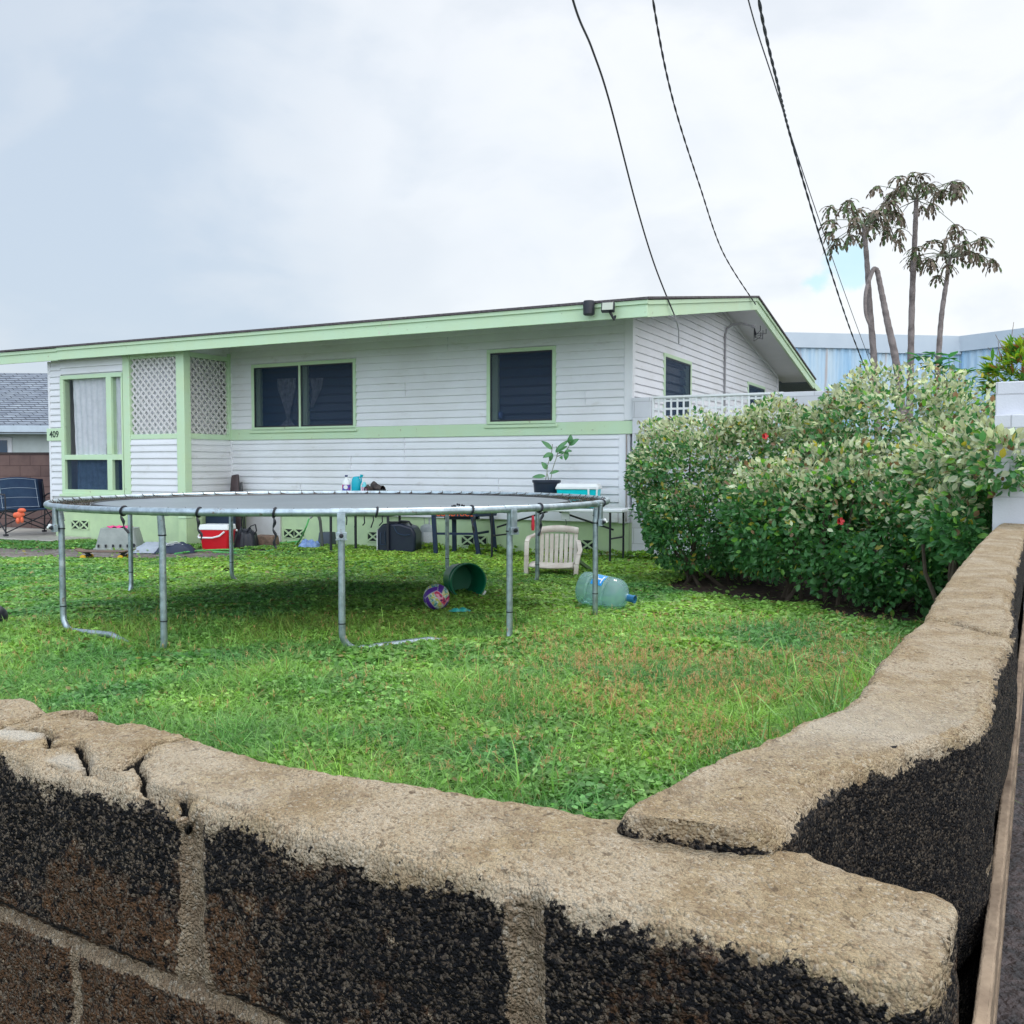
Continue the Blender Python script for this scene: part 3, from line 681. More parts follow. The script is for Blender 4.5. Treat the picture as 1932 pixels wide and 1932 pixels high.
# black bag heap
t=tag(build('black_bag',lump(.34,.32,.31,14,flat=.75,fold=.03),M_black,None,loc=(-3.84,13.85,0)),'slumped black bag with a raised handle beside the red cooler','bag')
mb=MB(); mb.tube([(.03,-.06,.24),(.10,-.09,.33),(.16,-.08,.35),(.17,-.06,.26),(.13,-.05,.20)],.010,6); mb.tube([(-.16,-.1,.25),(-.13,-.13,.29),(-.10,-.12,.26)],.012,6); build('handle',mb,M_black,t)
mb=MB(); mb.ball((-.10,-.12,.27),.018,8,6); build('silver_knob',mb,M_white,t)
M_stone=mat('brown_rough_stone',(.22,.14,.10),rough=.9,nz=1,nsc=12,col2=(.10,.07,.055),bump=.8,bsc=30,dist=.02)
t=tag(build('stone_block',MB().hexa([(-.15,-.1,0),(.17,-.1,0),(.17,.1,0),(-.15,.1,0),(-.15,-.1,.17),(.12,-.1,.16),(.14,.1,.17),(-.15,.1,.18)]),M_stone,None,bevel=.015,loc=(-3.60,14.1,0),rz=R_(-8)),'rough brown stone block lying between the black bag and white panel','block')
# tap, stake and hose
M_hose=mat('green_hose',(.10,.42,.12),rough=.4,nz=.3,nsc=10)
def catm(P,n=8):
    P=[Vector(p) for p in P]; out=[]
    for i in range(len(P)-1):
        a=P[max(i-1,0)];b=P[i];c=P[i+1];d=P[min(i+2,len(P)-1)]
        for k in range(n):
            t_=k/n; out.append(.5*((2*b)+(c-a)*t_+(2*a-5*b+4*c-d)*t_*t_+(3*b-a-3*c+d)*t_**3))
    out.append(P[-1]); return out
def G(x,y,z=.02): return onz(x,y,z)
tapp=onY(583,979,13.75)
mb=MB(); mb.tube(catm([tapp,onY(575,1000,13.7),G(561,1024,.03),G(535,1031),G(505,1040),G(480,1041),G(440,1037),G(375,1039),G(330,1045)]),.0125,7)
mb.tube(catm([G(561,1022,.04),G(550,1036),G(537,1044),G(500,1046),G(440,1043),G(400,1041)]),.0125,7)
mb.tube(catm([G(566,1021,.05),G(520,1026,.03),G(495,1030,.03),G(468,1036,.02),G(440,1042)]),.0125,7)
tag(build('garden_hose',mb,M_hose,None),'green garden hose looping from the tap over the grass edge','hose')
t=thing('water_tap','grey standpipe tap with the green hose attached before the wall','tap',(tapp.x+.08,tapp.y+.05,0))
mb=MB(); mb.tube([(.10,0,0),(.07,0,.40),(.05,0,.47)],.022,8); build('standpipe',mb,mat('weathered_pipe',(.10,.11,.10),rough=.7,nz=.6,nsc=15),t)
mb=MB(); mb.tube([(.05,0,.46),(0,-.02,.50),(-.07,-.04,tapp.z+.01)],.016,8); mb.beam((-.03,-.04,.53),(.03,0,.53),.012,.02); build('tap',mb,M_cond,t)
M_jar=mat('jar_glass',(.45,.50,.46),rough=.15,alpha=.75,nz=.4,nsc=9)
for i,px in enumerate((568,578)):
    p=onz(px,1023,0); mb=MB(); mb.lathe([(.035,0),(.04,.01),(.04,.12),(.03,.14)],14); j=tag(build('glass_jar',mb,M_jar,None,loc=p),['left of the two clear jars standing below the vent','right of the two clear jars, beside the hose'][i],'jar','jars below the foundation vent')
    mb=MB(); mb.lathe([(.034,.141),(.034,.16)],14); build('lid',mb,M_white,j)
M_bcl=mat('blue_cloth',(.16,.26,.52),rough=.9,nz=.8,nsc=18,col2=(.32,.42,.62),bump=.5,bsc=25,dist=.03)
tag(build('blue_cloth',lump(.30,.26,.19,21,flat=.4,fold=.04),M_bcl,None,loc=onz(584,1036,0)),'crumpled pale blue cloth heaped on the ground beside the grey planter','cloth')
t=tag(build('planter_box',taper(MB(),.24,.22,.20,.18,0,.20,r=.02),mat('slate_planter',(.07,.09,.12),rough=.5,nz=.5,nsc=6),None,bevel=.006,loc=onz(618,1029,0),rz=R_(-15)),'slate grey square planter upside down by the table legs','planter')
# low cart with two wheels
p=onz(672,1024,0); t=thing('garden_cart','low flat cart with small black wheels under the bottle table','cart',p,R_(-20))
mb=MB(); mb.box((-.3,-.1,.03),(.42,.12,.06)); build('deck',mb,mat('dark_wood',(.05,.035,.03),rough=.8,nz=.6,nsc=9),t,bevel=.004)
for xx in (-.18,.22):
    mb=MB(); mb.lathe([(.03,-.02),(.075,-.02),(.085,0),(.075,.02),(.03,.02)],20,M=Matrix.Translation((xx,-.13,.085))@Matrix.Rotation(math.pi/2,4,'X')); build('wheel',mb,M_black,t)
# bottle table -------------------------------------------------------
BT=(-2.03,13.30); bz=.80; brz=R_(-14)
t=thing('black_side_table','narrow black table with a lower shelf holding bottles and shoes','table',(BT[0],BT[1],0),brz)
mb=MB(); mb.box((-.47,-.2,bz-.028),(.47,.2,bz)); build('table_top',mb,M_black,t,bevel=.005)
mb=MB(); mb.box((-.30,-.18,.50),(.42,.18,.525)); build('shelf',mb,M_black,t,bevel=.005)
for x_,y_ in ((-.44,-.17),(.40,-.17),(-.22,.17),(.44,.17)):
    mb=MB(); mb.beam((x_,y_,0),(x_,y_,bz-.03),.028,.028,up=(0,1,0)); build('leg',mb,M_black,t)
mb=MB()
for k in range(5):
    x=-.2+k*.13; mb.tube([(x,-.185,.52),(x+.01,-.195,.45-.02*(k%3)),(x-.01*k,-.19,.38-.03*(k%2))],.009,5)
build('hanging_strap',mb,M_black,t)
def BTP(x,y): return Vector((BT[0],BT[1],bz))+Matrix.Rotation(brz,3,'Z')@Vector((x,y,0))
def bottle(name,label,cat,loc,rz,prof,m,sx=1,sy=.65,parts=()):
    mb=MB(); mb.lathe(prof,18); mb.v=[(x*sx,y*sy,z) for x,y,z in mb.v]
    o=build(name,mb,m,None,loc=loc,rz=rz); tag(o,label,cat)
    for pn,pm,mat_ in parts: build(pn,pm,mat_,o)
    return o
px2=lambda px:(px-966)/1817*13.3
def atBT(px,off=0): # point on the table top seen at photo column px
    for i in range(60):
        x=-.47+i*.94/59; p=BTP(x,off)
        if 966+1817*p.x/p.y>=px: return p
    return p
lab=MB(); lab.lathe([(.0605,.05),(.0605,.13)],18,capb=False,capt=False); lab.v=[(x,y*.66,z) for x,y,z in lab.v]
cap=MB(); cap.lathe([(.02,.238),(.02,.262)],12)
hd=MB(); hd.tube([(.018,0,.215),(.05,0,.20),(.052,0,.15)],.009,8)
badge=MB(); badge.lathe([(.0,0),(.03,0),(.03,.002),(0,.002)],16,M=Matrix.Translation((0,-.042,.095))@Matrix.Rotation(math.pi/2,4,'X'))
bottle('bleach_bottle','white bleach bottle with a blue and red label on the black table','bottle',atBT(652),R_(-5),[(.055,0),(.06,.01),(.06,.14),(.05,.175),(.022,.215),(.02,.238)],M_white,1,.65,
  (('label_band',lab,mat('blue_red_label',(.05,.10,.50),rough=.4,nz=1,nsc=14,col2=(.60,.03,.08),detail=1)),('label_badge',badge,M_white),('cap',cap,mat('navy_cap',(.02,.03,.12))),('handle',hd,M_white)))
M_teal=mat('teal_bottle_plastic',(.0,.38,.50),rough=.35,nz=.3,nsc=5)
hd=MB(); hd.tube([(.02,0,.235),(.07,0,.235),(.075,0,.17),(.05,0,.13)],.012,8); cp_=MB(); cp_.lathe([(.022,0),(.022,.035)],12,M=Matrix.Translation((.075,0,.235))@Matrix.Rotation(R_(12),4,'Y'))
bottle('detergent_bottle','tall teal detergent jug with an open side handle','bottle',atBT(671),R_(-5),[(.062,0),(.066,.01),(.066,.16),(.055,.21),(.035,.24),(.0,.245)],M_teal,1,.6,(('handle',hd,M_teal),('cap',cp_,M_teal)))
lb=MB(); lb.lathe([(.0395,.02),(.0395,.10)],16,capb=False,capt=False); lb.v=[(x,y*.7,z) for x,y,z in lb.v]
bottle('spray_bottle','small pale bottle with pink label in front of the shoes','bottle',atBT(686,-.08),0,[(.036,0),(.039,.01),(.039,.11),(.02,.15),(.014,.17)],mat('cyan_bottle',(.15,.55,.62),rough=.3),1,.7,(('label_band',lb,mat('pink_label',(.62,.35,.50),rough=.4,nz=.8,nsc=30,col2=(.65,.05,.15))),))
def shoe(loc,rz,lab,m):
    t=thing('shoe',lab,'shoe',loc,rz,group='dark shoes piled on the black table')
    mb=MB()
    def fn(u,v):
        x=(u-.5)*.27; w=.045*(1-.25*math.cos(u*5)); hgt=.05+.06*max(0,1-abs(u-.15)*2.2)
        a=v*math.pi; return (x,math.cos(a)*w,.02+hgt*math.sin(a)**.7+.006*math.sin(u*22+v*9))
    mb.grid(fn,16,10); build('upper',mb,mat('dark_shoe_canvas',(.045,.035,.035),rough=.8,nz=.8,nsc=14,col2=(.12,.09,.08)),t,solid=.006)
    mb=MB(); mb.grid(lambda u,v:((u-.5)*.28,(v-.5)*.10*(1-.2*math.cos(u*5)),.012),12,4); build('sole',mb,m,t,solid=.02)
p=atBT(701); shoe(p,R_(60),'dark shoe at the left of the pile beside the teal bottles',M_white)
p=atBT(711); shoe(p+Vector((0,0,.045)),R_(-50),'dark shoe lying on top of the shoe pile',M_black)
mb=lump(.20,.14,.075,31,flat=.3,fold=.02); tag(build('work_glove',mb,mat('tan_glove',(.42,.32,.20),rough=.9,nz=.8,nsc=22,col2=(.16,.12,.09)),None,loc=atBT(727)),'crumpled tan work gloves beside the dark shoes','gloves')
# black tank ---------------------------------------------------------
p=onz(752,1044,0); t=thing('water_tank','large black plastic tank lying before the green foundation','tank',(p.x,p.y+.16,0),R_(-10))
mb=MB()
poly=[(-.27,.0),(.24,.0),(.27,.06),(.27,.27),(.22,.36),(.05,.405),(-.20,.40),(-.27,.32)]
mb.prism(poly,-.17,.17); build('shell',mb,mat('black_tank_plastic',(.008,.013,.03),rough=.35,nz=.4,nsc=5,col2=(.02,.03,.045)),t,bevel=.03,seg=3)
mb=MB(); mb.tube([(-.22,-.176,.12),(-.22,-.178,.28),(-.16,-.178,.30),(-.15,-.178,.12),(-.22,-.176,.12)],.006,6); mb.tube(catm([(-.03,-.178,.37),(.02,-.18,.28),(.12,-.18,.25),(.20,-.178,.26)]),.007,6); build('moulded_rib',mb,mat('tank_rib',(.02,.04,.08),rough=.35),t)
mb=MB(); mb.beam((-.16,-.05,.415),(.12,-.05,.415),.07,.03); mb.tube([(.0,-.1,.41),(.05,-.12,.44),(.16,-.1,.43),(.2,-.1,.38)],.014,8); build('carry_handle',mb,M_black,t)
mb=MB(); mb.prism([(-.285,.02),(-.273,.0),(-.273,.33),(-.285,.28)],-.15,.15); build('end_plate',mb,M_white,t,bevel=.004)
# propane cylinder
p=onz(811,1037,0); t=thing('gas_cylinder','grey propane cylinder between the black tank and navy bench','gas cylinder',(p.x,p.y+.12,0))
M_cyl=mat('cylinder_paint',(.36,.39,.40),rough=.45,nz=.8,nsc=7,col2=(.22,.25,.27))
mb=MB(); mb.lathe([(.10,0),(.10,.03),(.09,.035),(.14,.06),(.155,.11),(.155,.28),(.14,.33),(.09,.365),(.04,.375)],28); build('body',mb,M_cyl,t)
mb=MB()
for a0 in (20,140,260):
    for k in range(4):
        a=R_(a0+k*20); b=R_(a0+k*20+20); mb.hexa([(.1*math.cos(a),.1*math.sin(a),.36),(.105*math.cos(a),.105*math.sin(a),.36),(.105*math.cos(b),.105*math.sin(b),.36),(.1*math.cos(b),.1*math.sin(b),.36),(.1*math.cos(a),.1*math.sin(a),.45),(.105*math.cos(a),.105*math.sin(a),.45),(.105*math.cos(b),.105*math.sin(b),.45),(.1*math.cos(b),.1*math.sin(b),.45)])
build('collar',mb,M_cyl,t)
mb=MB(); mb.lathe([(.015,.37),(.015,.40),(.03,.402),(.03,.42)],12); mb.beam((0,0,.39),(-.05,-.03,.39),.02,.02); build('valve',mb,M_black,t)
mb=MB(); 
for k in range(6):
    a=R_(235+k*9);b=R_(244+k*9); mb.add([(.157*math.cos(a),.157*math.sin(a),.10),(.157*math.cos(b),.157*math.sin(b),.10),(.157*math.cos(b),.157*math.sin(b),.25),(.157*math.cos(a),.157*math.sin(a),.25)],[(0,1,2,3)])
build('paper_label',mb,mat('white_paper',(.62,.64,.66),rough=.7,nz=.7,nsc=70,col2=(.42,.44,.47)),t)
# navy sawhorse bench with orange lettering --------------------------
p=onz(855,1047,0); t=thing('work_bench','navy plastic work bench with orange lettering on its front edge','bench',(p.x+.03,12.72,0),R_(-6))
mb=MB(); mb.hexa([(-.315,-.03,.515),(.30,-.03,.515),(.52,.36,.515),(-.10,.36,.515),(-.315,-.03,.60),(.30,-.03,.60),(.52,.36,.60),(-.10,.36,.60)]); mb.box((-.16,.09,.475),(.30,.25,.5145)); build('bench_top',mb,M_navy,t,bevel=.008)
for (xa,xb,y_) in ((-.285,-.255,0),(.26,.32,0),(-.06,-.06,.33),(.47,.52,.33)):
    mb=MB(); mb.beam((min(xa,.24),y_*.9,.52),(xb,y_,0),.058,.05,up=(0,1,0)) if xa<.4 else mb.beam((.45,.31,.52),(.50,.33,0),.058,.05,up=(0,1,0)); mb.box((xb-.045,y_-.04,0),(xb+.04,y_+.035,.03)) ; build('leg',mb,M_navy,t,bevel=.006)
mb=MB(); mb.beam((-.27,.02,.29),(.29,.02,.29),.03,.03); mb.beam((.29,.02,.295),(.40,.32,.30),.03,.03); build('stretcher',mb,M_navy,t)
textmesh('lettering','GOODTOOL',.085,mat('orange_paint',(.80,.14,.04),rough=.5),t,M=Matrix.Translation((.0,-.0325,.527))@Matrix.Rotation(math.pi/2,4,'X'),bold=.001)
# folding table ------------------------------------------------------
FT=(.52,12.10); frz=R_(-20); fz=.665
t=thing('folding_table','long white folding table with black legs before the siding','table',(FT[0],FT[1],0),frz)
mb=MB(); mb.box((-.86,-.26,fz-.04),(.95,.30,fz)); build('table_top',mb,M_white,t,bevel=.01)
for x_ in (-.76,.78):
    for y_ in (-.18,.22):
        xx=x_+(.07 if y_>0 else 0); mb=MB(); mb.tube([(xx,y_,0),(xx,y_,fz-.045)],.014,8); build('leg',mb,M_black,t)
    mb=MB(); mb.tube([(x_,-.18,.30),(x_+.07,.22,.30)],.011,6); mb.tube([(x_,0,.40),(x_*.1,0,fz-.05)],.012,6); build('brace',mb,M_black,t)
def FTP(x,y,z=fz): 
    v=Matrix.Rotation(frz,3,'Z')@Vector((x,y,0)); return Vector((FT[0]+v.x,FT[1]+v.y,z))
t=tag(build('power_box',MB().box((-.05,-.02,-.045),(.05,.02,.045)),M_white,None,bevel=.006,loc=onY(1067,973,11.9)),'small white power box hanging under the folding table','box')
mb=MB(); mb.tube(catm([(0,0,-.045),(.01,0,-.10),(-.015,0,-.17),(.02,0,-.22)]),.004,5); mb.tube([(0,0,.04),(0,0.02,.07)],.004,5); build('cord',mb,M_black,t)
# plant pot on the table
pp=FTP(-.10,.03); t=thing('potted_plant','broad leaved seedling in a big black nursery pot on the table','potted plant',pp)
mb=MB(); mb.lathe([(.135,0),(.14,.01),(.168,.31),(.182,.315),(.182,.345),(.170,.345),(.166,.32),(.12,.30)],28,capt=False); build('pot',mb,mat('nursery_pot',(.012,.020,.040),rough=.4,nz=.4,nsc=7,col2=(.02,.03,.05)),t)
mb=MB(); mb.lathe([(.0,.298),(.165,.30)],20,capb=False,capt=False); build('soil',mb,mat('potting_soil',(.03,.02,.015),rough=1,nz=1,nsc=60,bump=1,bsc=60),t)
s=1/1817*12.1; base=Vector((0,0,.30))
def PL(px,py): return Vector(((px-1030)*s, random.uniform(-.03,.03), 1.175-(py-881)*s-fz))
stems=[[PL(1028,905),PL(1031,890),PL(1030,880)],[PL(1034,905),PL(1031,893)],[PL(1038,905),PL(1042,884),PL(1049,862),PL(1051,851),PL(1048,842)],[PL(1030,885),PL(1036,865),PL(1040,850),PL(1041,838)],[PL(1049,862),PL(1062,855),PL(1072,843),PL(1074,832)]]
mb=MB(); 
for st_ in stems: mb.tube(catm(st_,5),.005,6)
build('stem',mb,mat('young_stem',(.22,.24,.16),rough=.7,nz=.5,nsc=20),t)
M_lf=mat('glossy_leaf',(.06,.20,.07),rough=.35,nz=.5,nsc=12,col2=(.12,.32,.09),spec=.5)
mb=MB()
def bigleaf(a,b,w,bend=.02):
    d=b-a; L=d.length; d.normalize(); side=d.cross(Vector((0,-1,.4)).normalized()).normalized(); up=side.cross(d)
    for i in range(8):
        pass
    vs=[];n=8
    for i in range(n+1):
        u=i/n; ww=w*math.sin(math.pi*min(1,u**.8*.97+.03))**.8; c=a+d*L*u+up*bend*math.sin(u*math.pi)
        vs+= [c-side*ww+up*.01, c, c+side*ww+up*.01]
    fs=[]
    for i in range(n):
        for k in range(2): fs.append((i*3+k,i*3+k+1,i*3+k+4,i*3+k+3))
    mb.add(vs,fs)
for ax,ay,bx,by,w in ((1040,842,1020,826,.030),(1047,846,1073,824,.028),(1047,848,1070,836,.024),(1074,832,1076,813,.036),(1074,834,1092,822,.034),(1068,845,1066,863,.034),(1041,850,1023,858,.032),(1040,848,1037,865,.028),(1031,880,1020,866,.034),(1028,893,1003,895,.028),(1036,888,1055,883,.022),(1056,856,1060,862,.022),(1064,848,1052,850,.02),(1064,846,1078,846,.02)):
    bigleaf(PL(ax,ay+6),PL(bx,by+6),w)
build('foliage',mb,M_lf,t,smooth=60)
# teal cooler
pp=FTP(.36,-.09); t=thing('teal_cooler','turquoise cooler with white lid on the right of the folding table','cooler',pp,R_(-12))
M_turq=mat('turquoise_shell',(.0,.62,.70),rough=.35,nz=.25,nsc=5)
mb=MB(); taper(mb,.47,.28,.52,.32,.01,.235,r=.035); build('body',mb,M_turq,t,bevel=.004)
mb=MB(); taper(mb,.545,.345,.545,.345,.236,.26,r=.035); taper(mb,.54,.34,.50,.30,.2601,.305,r=.035); build('lid',mb,M_white,t,bevel=.006)
mb=MB(); mb.tube([(.14,-.17,.24),(.145,-.185,.12),(.24,-.185,.12),(.245,-.17,.24)],.013,8); mb.box((.155,-.178,.06),(.23,-.150,.10)); build('handle',mb,M_white,t)
# plastic garden chair ----------------------------------------------
t=thing('plastic_chair','low cream resin chair with a slatted back sunk in the grass','chair',(.50,10.60,.0),R_(-14)); t.scale=(1.0,1.0,1.05)
M_cream=mat('weathered_resin',(.62,.57,.50),rough=.6,nz=.8,nsc=7,col2=(.42,.34,.29))
mb=MB()
NSL=8; bwid=.43; 
def backp(u,z): # leaning back surface
    return ((u-.5)*bwid*(1+.06*z), .02+.16*z+.03*math.cos((u-.5)*2.6), z)
for k in range(NSL):
    u0=(k+.13)/NSL; u1=(k+.87)/NSL
    a=[backp(u0,.10),backp(u1,.10),backp(u1,.41),backp(u0,.41)]
    mb.hexa([a[0],a[1],(a[1][0],a[1][1]+.012,a[1][2]),(a[0][0],a[0][1]+.012,a[0][2]),a[3],a[2],(a[2][0],a[2][1]+.012,a[2][2]),(a[3][0],a[3][1]+.012,a[3][2])])
build('slats',mb,M_cream,t); mb=MB()
mb.grid(lambda u,v:(lambda p:(p[0],p[1],p[2]+.02*math.sin(math.pi*u)))(backp(u,.41+.07*v)),12,2); build('top_rail',mb,M_cream,t,solid=.012); mb=MB()
mb.grid(lambda u,v:backp(u,.04+.06*v),12,2)
build('backrest',mb,M_cream,t,solid=.012)
mb=MB()
mb.grid(lambda u,v:((u-.5)*(.44+.04*v),-.02-.36*v,.10+.02*math.sin(v*3)+.015*(2*u-1)**2-.10*max(0,v-.85)),12,10); build('seat',mb,M_cream,t,solid=.014)
for sx in (-1,1):
    mb=MB(); x=sx*.245
    P=[backp(.5+sx*.5,.42 if sx<0 else .34),(sx*.25,-.02,.40 if sx<0 else .30),(sx*.285,-.16,.385 if sx<0 else .25),(sx*.285,-.26,.34 if sx<0 else .22),(sx*.275,-.32,.20 if sx<0 else .12),(sx*.27,-.36,-.02)]
    for a,b in zip(P[:-1],P[1:]): mb.beam(a,b,.05,.028)
    build('arm',mb,M_cream,t,bevel=.006)
for a_,b_ in (((.20,.10,.14),(.36,.34,-.02)),((-.20,.10,.14),(-.30,.34,-.02))):
    mb=MB(); mb.beam(a_,b_,.045,.03); build('rear_leg',mb,mat('mouldy_resin',(.16,.22,.13),rough=.8,nz=.6,nsc=10),t)
# green bucket --------------------------------------------------------
bp_=Vector((-.43,8.66,.150)); 
t=thing('green_bucket','dark green bucket lying on its side under the trampoline','bucket',bp_,0); t.rotation_euler=(R_(88),0,R_(20)); t.scale=(1.07,1.07,1); 
M_gb=mat('green_bucket_plastic',(.004,.15,.075),rough=.35,nz=.4,nsc=5,col2=(.01,.22,.12))
mb=MB(); mb.lathe([(.0,-.23),(.125,-.23),(.130,-.22),(.146,.10),(.155,.10),(.155,.125),(.146,.125),(.143,.12),(.126,-.215),(.0,-.22)],40,capb=False,capt=False); build('shell',mb,M_gb,t)
mb=MB()
for z in (.03,.06): mb.lathe([(.144+z*.02,z),(.152,z+.004),(.144+z*.02,z+.008)],40,capb=False,capt=False)
build('rib_ring',mb,M_gb,t)
mb=MB(); mb.tube([(.156*math.cos(a),.156*math.sin(a),.10+.05*math.sin(a+.6)) for a in np.linspace(-2.6,.4,14)],.0025,6); hb=build('bail_handle',mb,M_galv,t)
mb=MB(); mb.tube([(.15,-.085,.12),(.11,-.145,.12)],.010,8); build('grip',mb,M_white,hb)
# ball ---------------------------------------------------------------
def ballcol(v):
    v=v/np.linalg.norm(v,axis=1,keepdims=True); ax=np.abs(v); out=np.zeros((len(v),3))
    k=ax.argmax(1); a=np.take_along_axis(v,((k+1)%3)[:,None],1)[:,0]; b=np.take_along_axis(v,((k+2)%3)[:,None],1)[:,0]
    m=np.max(ax,axis=1); s=a/m; s3=np.floor((s+1)*1.5).clip(0,2); w=b/m
    pal={0:(.10,.03,.30),1:(.30,.55,.45),2:(.62,.04,.12)}
    nn=fbm(v*7,3,5); n3=fbm(v*12,2,9)
    for q in (0,1,2):
        out[s3==q]=pal[q]
    mid=(s3==1); out[mid&(nn>.05)]=(.62,.55,.10); out[mid&(nn<-.18)]=(.05,.30,.32); out[mid&(n3>.25)]=(.7,.72,.7)
    r=(s3==2); out[r&(nn>.15)]=(.75,.35,.45); out[r&(nn<-.2)]=(.03,.03,.12)
    edge=(np.abs(((s+1)*1.5)%1-.0)<.05)|(np.abs(m-np.sort(ax,1)[:,1])<.02); out[edge]=(.55,.55,.6)
    return out
mb=MB(); mb.ball((0,0,0),.108,96,64); V=np.array(mb.v); me=bpy.data.meshes.new('ball'); me.from_pydata(mb.v,[],mb.f)
a=me.color_attributes.new('Col','FLOAT_COLOR','POINT'); c=np.ones((len(V),4),np.float32); c[:,:3]=ballcol(V+1e-6); a.data.foreach_set('color',c.ravel())
me.polygons.foreach_set('use_smooth',[True]*len(me.polygons))
bo=link('ball',me,mat('ball_panels',(1,1,1),rough=.5,attr='Col',nz=.2,nsc=60,col2=(.8,.8,.8),bump=.2,bsc=200,dist=.002)); bo.location=(-.618,7.83,.112); bo.rotation_euler=(.5,.9,.4)
tag(bo,'purple and red patterned volleyball in the grass beside the green bucket','ball')
mb=lump(.16,.07,.03,44,flat=.2,fold=.02); tag(build('plastic_scrap',mb,mat('teal_film',(.05,.40,.36),rough=.3,nz=.4,nsc=20),None,loc=onz(867,1153,.03)),'flat scrap of teal plastic in the grass below the bucket','scrap')
# water jug ----------------------------------------------------------
jd=Vector((.80,-.58,-.13)).normalized(); jc=Vector((.765,7.83,.150))
t=thing('water_jug','empty blue five gallon water bottle lying on the lawn','water bottle',jc)
q=Vector((0,0,1)).rotation_difference(jd); t.rotation_mode='QUATERNION'; t.rotation_quaternion=q
m=bpy.data.materials.new('jug_polycarbonate'); m.use_nodes=True; nt=m.node_tree; b=nt.nodes['Principled BSDF']; b.inputs['Base Color'].default_value=(.42,.62,.66,1); b.inputs['Roughness'].default_value=.12; b.inputs['Specular IOR Level'].default_value=.7
nz_=nt.nodes.new('ShaderNodeTexNoise'); nz_.inputs['Scale'].default_value=4; bpn=nt.nodes.new('ShaderNodeBump'); bpn.inputs['Strength'].default_value=.2; nt.links.new(nz_.outputs[0],bpn.inputs['Height']); nt.links.new(bpn.outputs[0],b.inputs['Normal'])
tr=nt.nodes.new('ShaderNodeBsdfTransparent'); tr.inputs[0].default_value=(.70,.90,.93,1); ms=nt.nodes.new('ShaderNodeMixShader'); ms.inputs[0].default_value=.36
nt.links.new(tr.outputs[0],ms.inputs[1]); nt.links.new(b.outputs[0],ms.inputs[2]); nt.links.new(ms.outputs[0],nt.nodes['Material Output'].inputs[0])
mb=MB(); mb.lathe([(.0,-.22),(.10,-.225),(.130,-.21),(.137,-.18),(.137,-.125),(.128,-.115),(.128,-.105),(.137,-.095),(.137,.03),(.128,.04),(.128,.05),(.137,.06),(.137,.09),(.128,.13),(.10,.165),(.055,.19),(.033,.20),(.030,.215)],40,capb=False,capt=False); build('bottle_shell',mb,m,t)
m2=mat('jug_neck',(.03,.18,.38),rough=.2,alpha=.8,nz=.2,nsc=9)
mb=MB(); mb.lathe([(.031,.20),(.030,.26),(.034,.262),(.034,.275),(.026,.275),(.024,.21)],20,capb=False,capt=False); build('neck',mb,m2,t)
mb=MB(); 
def lbl(u,v):
    a=R_(200+u*52)+math.pi*.0; return (.1385*math.cos(a),.1385*math.sin(a),-.075+.105*v)
Rq=q.inverted()@Vector((-.05,-.62,.75)); aa=math.atan2(Rq.y,Rq.x)
def lbl(u,v,r=.1388,a0=.45,z0=-.085,z1=.02): a=aa+(u-.5)*a0*2; return (r*math.cos(a),r*math.sin(a),z0+(z1-z0)*v)
mb.grid(lbl,12,4); lo=build('label',mb,mat('sky_blue_label',(.02,.30,.75),rough=.4,nz=.2,nsc=9),t)
mb=MB(); mb.grid(lambda u,v:lbl(u,v,.1394,.16,-.06,-.045),6,1); mb.grid(lambda u,v:lbl(u,v,.1394,.05,-.045,-.005),4,2); mb.grid(lambda u,v:lbl(u,v,.1394,.30,-.004,.006),6,1); build('label_mark',mb,M_white,lo)
# small things -------------------------------------------------------
t=tag(build('black_ball',MB().ball((0,0,0),.115,24,16,sc=(1,1,.85)),M_black,None,loc=(-3.78,6.93,.085)),'rounded black object in the grass at the left edge','ball')
t=MB(); t.tube([(.1,-.05,-.02),(.07,-.1,.03),(.0,-.118,.04)],.003,5); 
tag(build('white_rag',lump(.20,.13,.035,51,flat=.3,fold=.02),mat('dirty_white_rag',(.50,.50,.46),rough=.9,nz=.7,nsc=20,col2=(.30,.29,.25)),None,loc=onz(1606,1240,.02)),'scrap of dirty white paper in the lawn near the right wall','rag')
# camp chair ---------------------------------------------------------
cz=.07
t=thing('camping_chair','wide navy padded camping chair on the concrete slab','chair',(-8.02,15.85,cz),R_(48))
M_cf=mat('navy_padded_fabric',(.012,.035,.085),rough=.7,nz=.6,nsc=6,col2=(.03,.07,.13),bump=.3,bsc=50)
M_seam=mat('white_seam',(.35,.42,.5))
# local: x right, -y is the chair's front
W=.42
mb=MB(); mb.grid(lambda u,v:((u-.5)*2*W*.86,-.26+.5*v,.44-.05*v-.03*math.sin(u*math.pi)),10,8); build('seat',mb,M_cf,t,solid=.03)
mb=MB(); mb.grid(lambda u,v:((u-.5)*2*W*(.80),.20+.16*v+.03*math.cos((u-.5)*3),.40+.50*v+.03*math.sin(u*math.pi)*v),10,10); bk=build('backrest',mb,M_cf,t,solid=.035)
mb=MB(); mb.grid(lambda u,v:((u-.5)*2*W*1.06,.27+.13*v+.02*math.cos((u-.5)*3),.50+.40*v-.10*abs(u-.5)*2*(1-v)),10,6); build('back_flap',mb,mat('navy_flap',(.006,.012,.035),rough=.7),t,solid=.01)
mb=MB()
for zz in (.08,.38,.68,.97): mb.tube([((u-.5)*2*W*.72,.20+.16*zz-.022+.03*math.cos((u-.5)*3),.40+.5*zz+.03*math.sin(u*math.pi)*zz) for u in np.linspace(0,1,9)],.004,5)
for uu in (.05,.95): mb.tube([((uu-.5)*2*W*.76,.20+.16*zz-.022,.40+.5*zz) for zz in np.linspace(.05,.95,6)],.004,5)
build('seam',mb,M_seam,bk)
